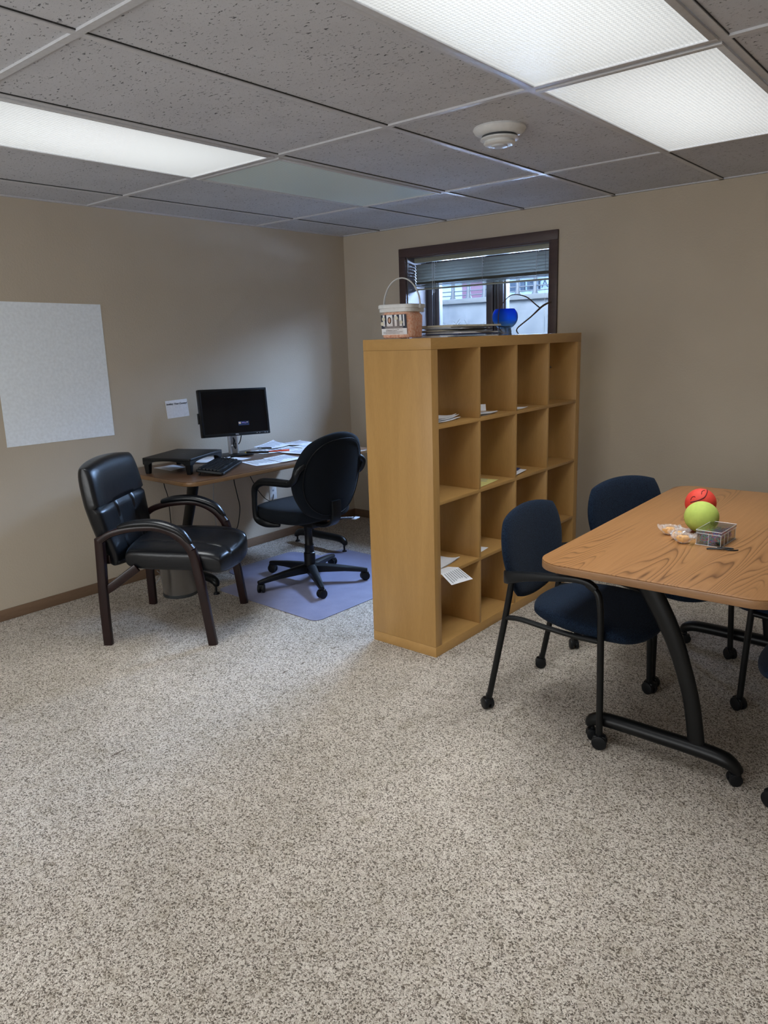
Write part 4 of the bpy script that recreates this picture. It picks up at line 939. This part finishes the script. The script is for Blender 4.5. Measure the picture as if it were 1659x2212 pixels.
# ------------------------------------------------------------------ navy side chairs
def make_blue(label):
    t = thing('stacking_armchair', label, 'chair', (0, 0, 0), 0, 'navy chairs round the oak table')
    def sf(x, y, z):
        X = x+.115; return (X, y*(1+.10*max(-1, min(1, x/.24))), .434+z-.028*max(0, x/.24)**3+(.010*(abs(y)/.24)**2 if z > 0 else 0)-.012*(x/.24))
    obj('seat', MB().pad(.238, .235, .030, sf, k=.75, n=36, p=4, m=2.6, bottom=1.4), M['navy'], t)
    def bf(x, y, z):
        h = x; wd = .86+.20*(h/.2) if h < .05 else .91-.0*h
        wd = .72+.28*math.sin(max(0, min(1, (h+.2)/.30))*PI/2)
        return (-.162-.12*(h+.2)+.022*(y/.25)**2+z, y*wd, .638+h*1.0)
    obj('backrest', MB().pad(.188, .25, .024, bf, k=.62, n=36, p=5, m=2.4), M['navy'], t)
    for s_ in (-1, 1):
        r = .0125
        rear = MB().tube([(-.240, s_*.235, .045), (-.205, s_*.234, .22), (-.168, s_*.232, .41), (-.140, s_*.231, .57)], r, seg=12)
        ro = obj('leg', rear, M['black_metal'], t, label='rear leg')
        front = MB().tube([(.242, s_*.262, .05), (.236, s_*.256, .25), (.228, s_*.250, .45), (.222, s_*.248, .55), (.208, s_*.246, .592), (.172, s_*.244, .615)], r, seg=12)
        fo = obj('leg', front, M['black_metal'], t, label='front leg')
        obj('caster', caster(MB(), -.246, s_*.236, .024, .5*s_).cyl((-.243, s_*.235, .03), (-.240, s_*.235, .065), .013, .012, seg=10), M['black_plastic'], ro)
        obj('caster', caster(MB(), .244, s_*.262, .027, .25 if s_ < 0 else -.4).cyl((.243, s_*.262, .035), (.242, s_*.262, .07), .013, .012, seg=10), M['black_plastic'], fo)
        ar = MB().bar([(-.175, s_*.14, .565), (-.178, s_*.2, .572), (-.150, s_*.238, .582), (-.08, s_*.247, .600), (.02, s_*.250, .616), (.12, s_*.250, .628), (.175, s_*.247, .622), (.205, s_*.246, .603)], [.014, .02, .026, .030, .034, .036, .032, .026], [.05, .05, .050, .036, .026, .020, .020, .018], (0, 0, 1))
        obj('armrest', ar, M['black_plastic'], t)
        obj('seat_rail', MB().tube([(-.165, s_*.232, .412), (-.10, s_*.236, .420), (0, s_*.238, .412), (.12, s_*.240, .405), (.229, s_*.250, .41)], .0105, seg=10), M['black_metal'], t)
    obj('cross_brace', MB().tube([(.12, -.24, .395), (.12, .24, .395)], .010, seg=10), M['black_metal'], t)
    obj('back_bracket', MB().bar([(-.172, -.14, .56), (-.185, 0, .56), (-.172, .14, .56)], .014, .045, (0, 0, 1)), M['black_plastic'], t)
    return t
bc1 = make_blue('navy armchair nearest the viewer, between the bookcase and the oak table')
bc1.location = (2.992, -2.022, 0); bc1.rotation_euler.z = rad(1)
def put(x, y, a, label):
    c = copy_tree(bc1); c.location = (x, y, 0); c.rotation_euler.z = rad(a); c['label'] = label; return c
put(3.085, -1.375, -20, 'navy armchair farther back, turned, its back rising behind the oak table edge')
put(3.85, -1.47, 180-10, 'navy armchair on the far side of the oak table, only legs seen beneath it')
put(4.048, -2.005, 183, 'navy armchair at the right edge, one front caster and a sliver of seat in view')

# ------------------------------------------------------------------ on the oak table
T2 = .7403
rb = thing('red_ball', 'red rubber ball with a dark wavy seam behind the green one', 'ball', (3.335, -1.575, T2+.060))
obj('ball_body', MB().sphere((0, 0, 0), .060, seg=40), M['red'], rb)
def onball(pts, r, w_): 
    return MB().tube([Vector(p).normalized()*r for p in pts], w_, seg=6)
M['darkred'] = plain('dark_groove', (.12, .01, .01), .8)
vx = (CAM-Vector((3.335, -1.575, .80))).normalized(); rx = vx.cross(Vector((0, 0, 1))).normalized()*-1; ux = rx.cross(vx)*-1
ux = Vector((0, 0, 1))-vx*vx.z; ux.normalize(); rx = ux.cross(vx).normalized()
def bp_(a, b_): return vx*math.sqrt(max(.01, 1-a*a-b_*b_))+rx*a+ux*b_
obj('seam', onball([bp_(-.62, .02), bp_(-.3, .12), bp_(0, .25), bp_(.25, .45), bp_(.36, .78), bp_(.34, .9)], .0602, .0022), M['darkred'], rb, label='dark wavy line')
obj('curl_mark', onball([bp_(-.62, .18), bp_(-.55, .36), bp_(-.42, .42), bp_(-.36, .38)], .0602, .0016).tube([bp_(.02, .6)*.0602, bp_(.03, .76)*.0602, bp_(.12, .84)*.0602, bp_(.2, .85)*.0602], .0016, seg=6), M['darkred'], rb)
tag(obj('green_ball', MB().sphere((0, 0, 0), .062, sc=(1.0, 1.0, .95), seg=40), M['green']), 'lime green foam ball standing in front of the red ball', 'ball').location = (3.407, -1.800, T2+.0585)
bx_ = thing('plastic_box', 'clear plastic box with rubber bands and clips inside, on the oak table', 'storage box', (3.492, -1.905, T2), rad(-3))
BWx, BLy, BHz = .084, .152, .054
g = MB(); th = .0018
g.span((-BWx/2, -BLy/2, 0), (BWx/2, BLy/2, th)); g.span((-BWx/2, -BLy/2, th), (BWx/2, -BLy/2+th, BHz-.010)); g.span((-BWx/2, BLy/2-th, th), (BWx/2, BLy/2, BHz-.010)); g.span((-BWx/2, -BLy/2, th), (-BWx/2+th, BLy/2, BHz-.010)); g.span((BWx/2-th, -BLy/2, th), (BWx/2, BLy/2, BHz-.010))
obj('box_body', g, M['clear'], bx_)
g = MB(); g.span((-BWx/2-.002, -BLy/2-.002, BHz-.003), (BWx/2+.002, BLy/2+.002, BHz)); 
for a, b_ in (((-BWx/2-.002, -BLy/2-.002), (BWx/2+.002, -BLy/2)), ((-BWx/2-.002, BLy/2), (BWx/2+.002, BLy/2+.002)), ((-BWx/2-.002, -BLy/2), (-BWx/2, BLy/2)), ((BWx/2, -BLy/2), (BWx/2+.002, BLy/2))): g.span((*a, BHz-.011), (*b_, BHz-.003))
obj('lid', g, M['clear'], bx_)
M['edge'] = frosted('bright_plastic_edge', (.85, .87, .9), .5, .2)
g = MB()
for z_ in (BHz, BHz-.011, .001):
    for p, q in (((-1, -1), (1, -1)), ((1, -1), (1, 1)), ((1, 1), (-1, 1)), ((-1, 1), (-1, -1))): g.cyl((p[0]*(BWx/2+.002), p[1]*(BLy/2+.002), z_), (q[0]*(BWx/2+.002), q[1]*(BLy/2+.002), z_), .0009, seg=5)
for p in ((-1, -1), (1, -1), (1, 1), (-1, 1), (0, -1), (-1, 0), (1, 0), (-1, .5), (1, -.5)): g.cyl((p[0]*BWx/2, p[1]*BLy/2, 0), (p[0]*BWx/2, p[1]*BLy/2, BHz-.010), .0010, seg=5)
obj('moulded_edges', g, M['edge'], bx_)
bc_cols = [('blue', (.02, .06, .35)), ('green', (.02, .25, .16)), ('red', (.4, .02, .05)), ('violet', (.10, .04, .22)), ('teal', (.02, .16, .20)), ('brown', (.16, .06, .05))]
for nm, cc_ in bc_cols:
    g = MB(); mt = plain(nm+'_rubber', cc_, .5)
    for k in range(34):
        px, py = random.uniform(-.030, .030), random.uniform(-.062, .062); pz = random.uniform(.008, .036); rr_ = random.uniform(.007, .016)
        ax = Vector((random.uniform(-1, 1), random.uniform(-1, 1), random.uniform(-1, 1))).normalized(); u_ = ax.orthogonal().normalized(); v_ = ax.cross(u_)
        pts = []
        for j in range(6):
            p = Vector((px, py, pz))+(u_*math.cos(j*PI/3)+v_*math.sin(j*PI/3)*.6)*rr_
            pts.append((max(-BWx/2+.005, min(BWx/2-.005, p.x)), max(-BLy/2+.005, min(BLy/2-.005, p.y)), max(.0045, min(.042, p.z))))
        g.tube(pts, .0016, seg=5, sub=2, closed=True)
    obj('rubber_bands', g, mt, bx_, label=nm+' rubber bands', kind='stuff')
random.seed(11)
fcs = [((3.325, -1.905), 25, 'leftmost of the wrapped fortune cookies'), ((3.375, -1.945), 75, 'middle one of the wrapped fortune cookies'), ((3.405, -1.995), 15, 'wrapped fortune cookie touching the plastic box')]
for (cx, cy), a, lb_ in fcs:
    t = thing('fortune_cookie', lb_+', in clear cellophane on the oak table', 'cookie', (cx, cy, T2), rad(a), 'wrapped fortune cookies')
    def cf(x, y, z):
        return (x, y*.8+.45*abs(x), .016+z)
    obj('cookie', MB().pad(.024, .017, .014, cf, k=1, n=14, p=2.5, m=2), M['cookie'], t)
    g = MB()
    def wf_(x, y, z):
        return (x, y*(1+.25*(abs(x)/.042)), .021+z*(1-.75*(abs(x)/.042)**1.2)+.003*math.sin(x*420+y*300)+.002*math.sin(y*520)+.012*(abs(x)/.042)**2)
    g.pad(.042, .020, .019, wf_, k=.1, n=22, p=3, m=2)
    obj('wrapper', g, M['wrap'], t, label='clear cellophane wrapper')
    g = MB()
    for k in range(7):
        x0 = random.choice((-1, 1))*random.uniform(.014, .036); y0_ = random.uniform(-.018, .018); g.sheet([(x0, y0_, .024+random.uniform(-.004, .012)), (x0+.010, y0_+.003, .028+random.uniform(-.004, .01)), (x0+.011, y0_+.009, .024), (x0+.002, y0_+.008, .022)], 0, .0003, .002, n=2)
    obj('wrapper_glints', g, M['glint'], t, label='pale slivers painted as glints on the wrapper')  # small pale sheets imitate highlights on the cellophane
tag(obj('black_cord_loop', MB().tube([(3.590, -1.99, T2+.003), (3.57, -2.005, T2+.003), (3.535, -2.008, T2+.004), (3.505, -2.015, T2+.003), (3.500, -2.028, T2+.003), (3.53, -2.022, T2+.005), (3.56, -2.005, T2+.006), (3.575, -1.992, T2+.006), (3.555, -1.990, T2+.006), (3.525, -1.998, T2+.004)], .0022, seg=7), M['black_plastic']), 'small loop of thin black cord in front of the plastic box', 'cord')
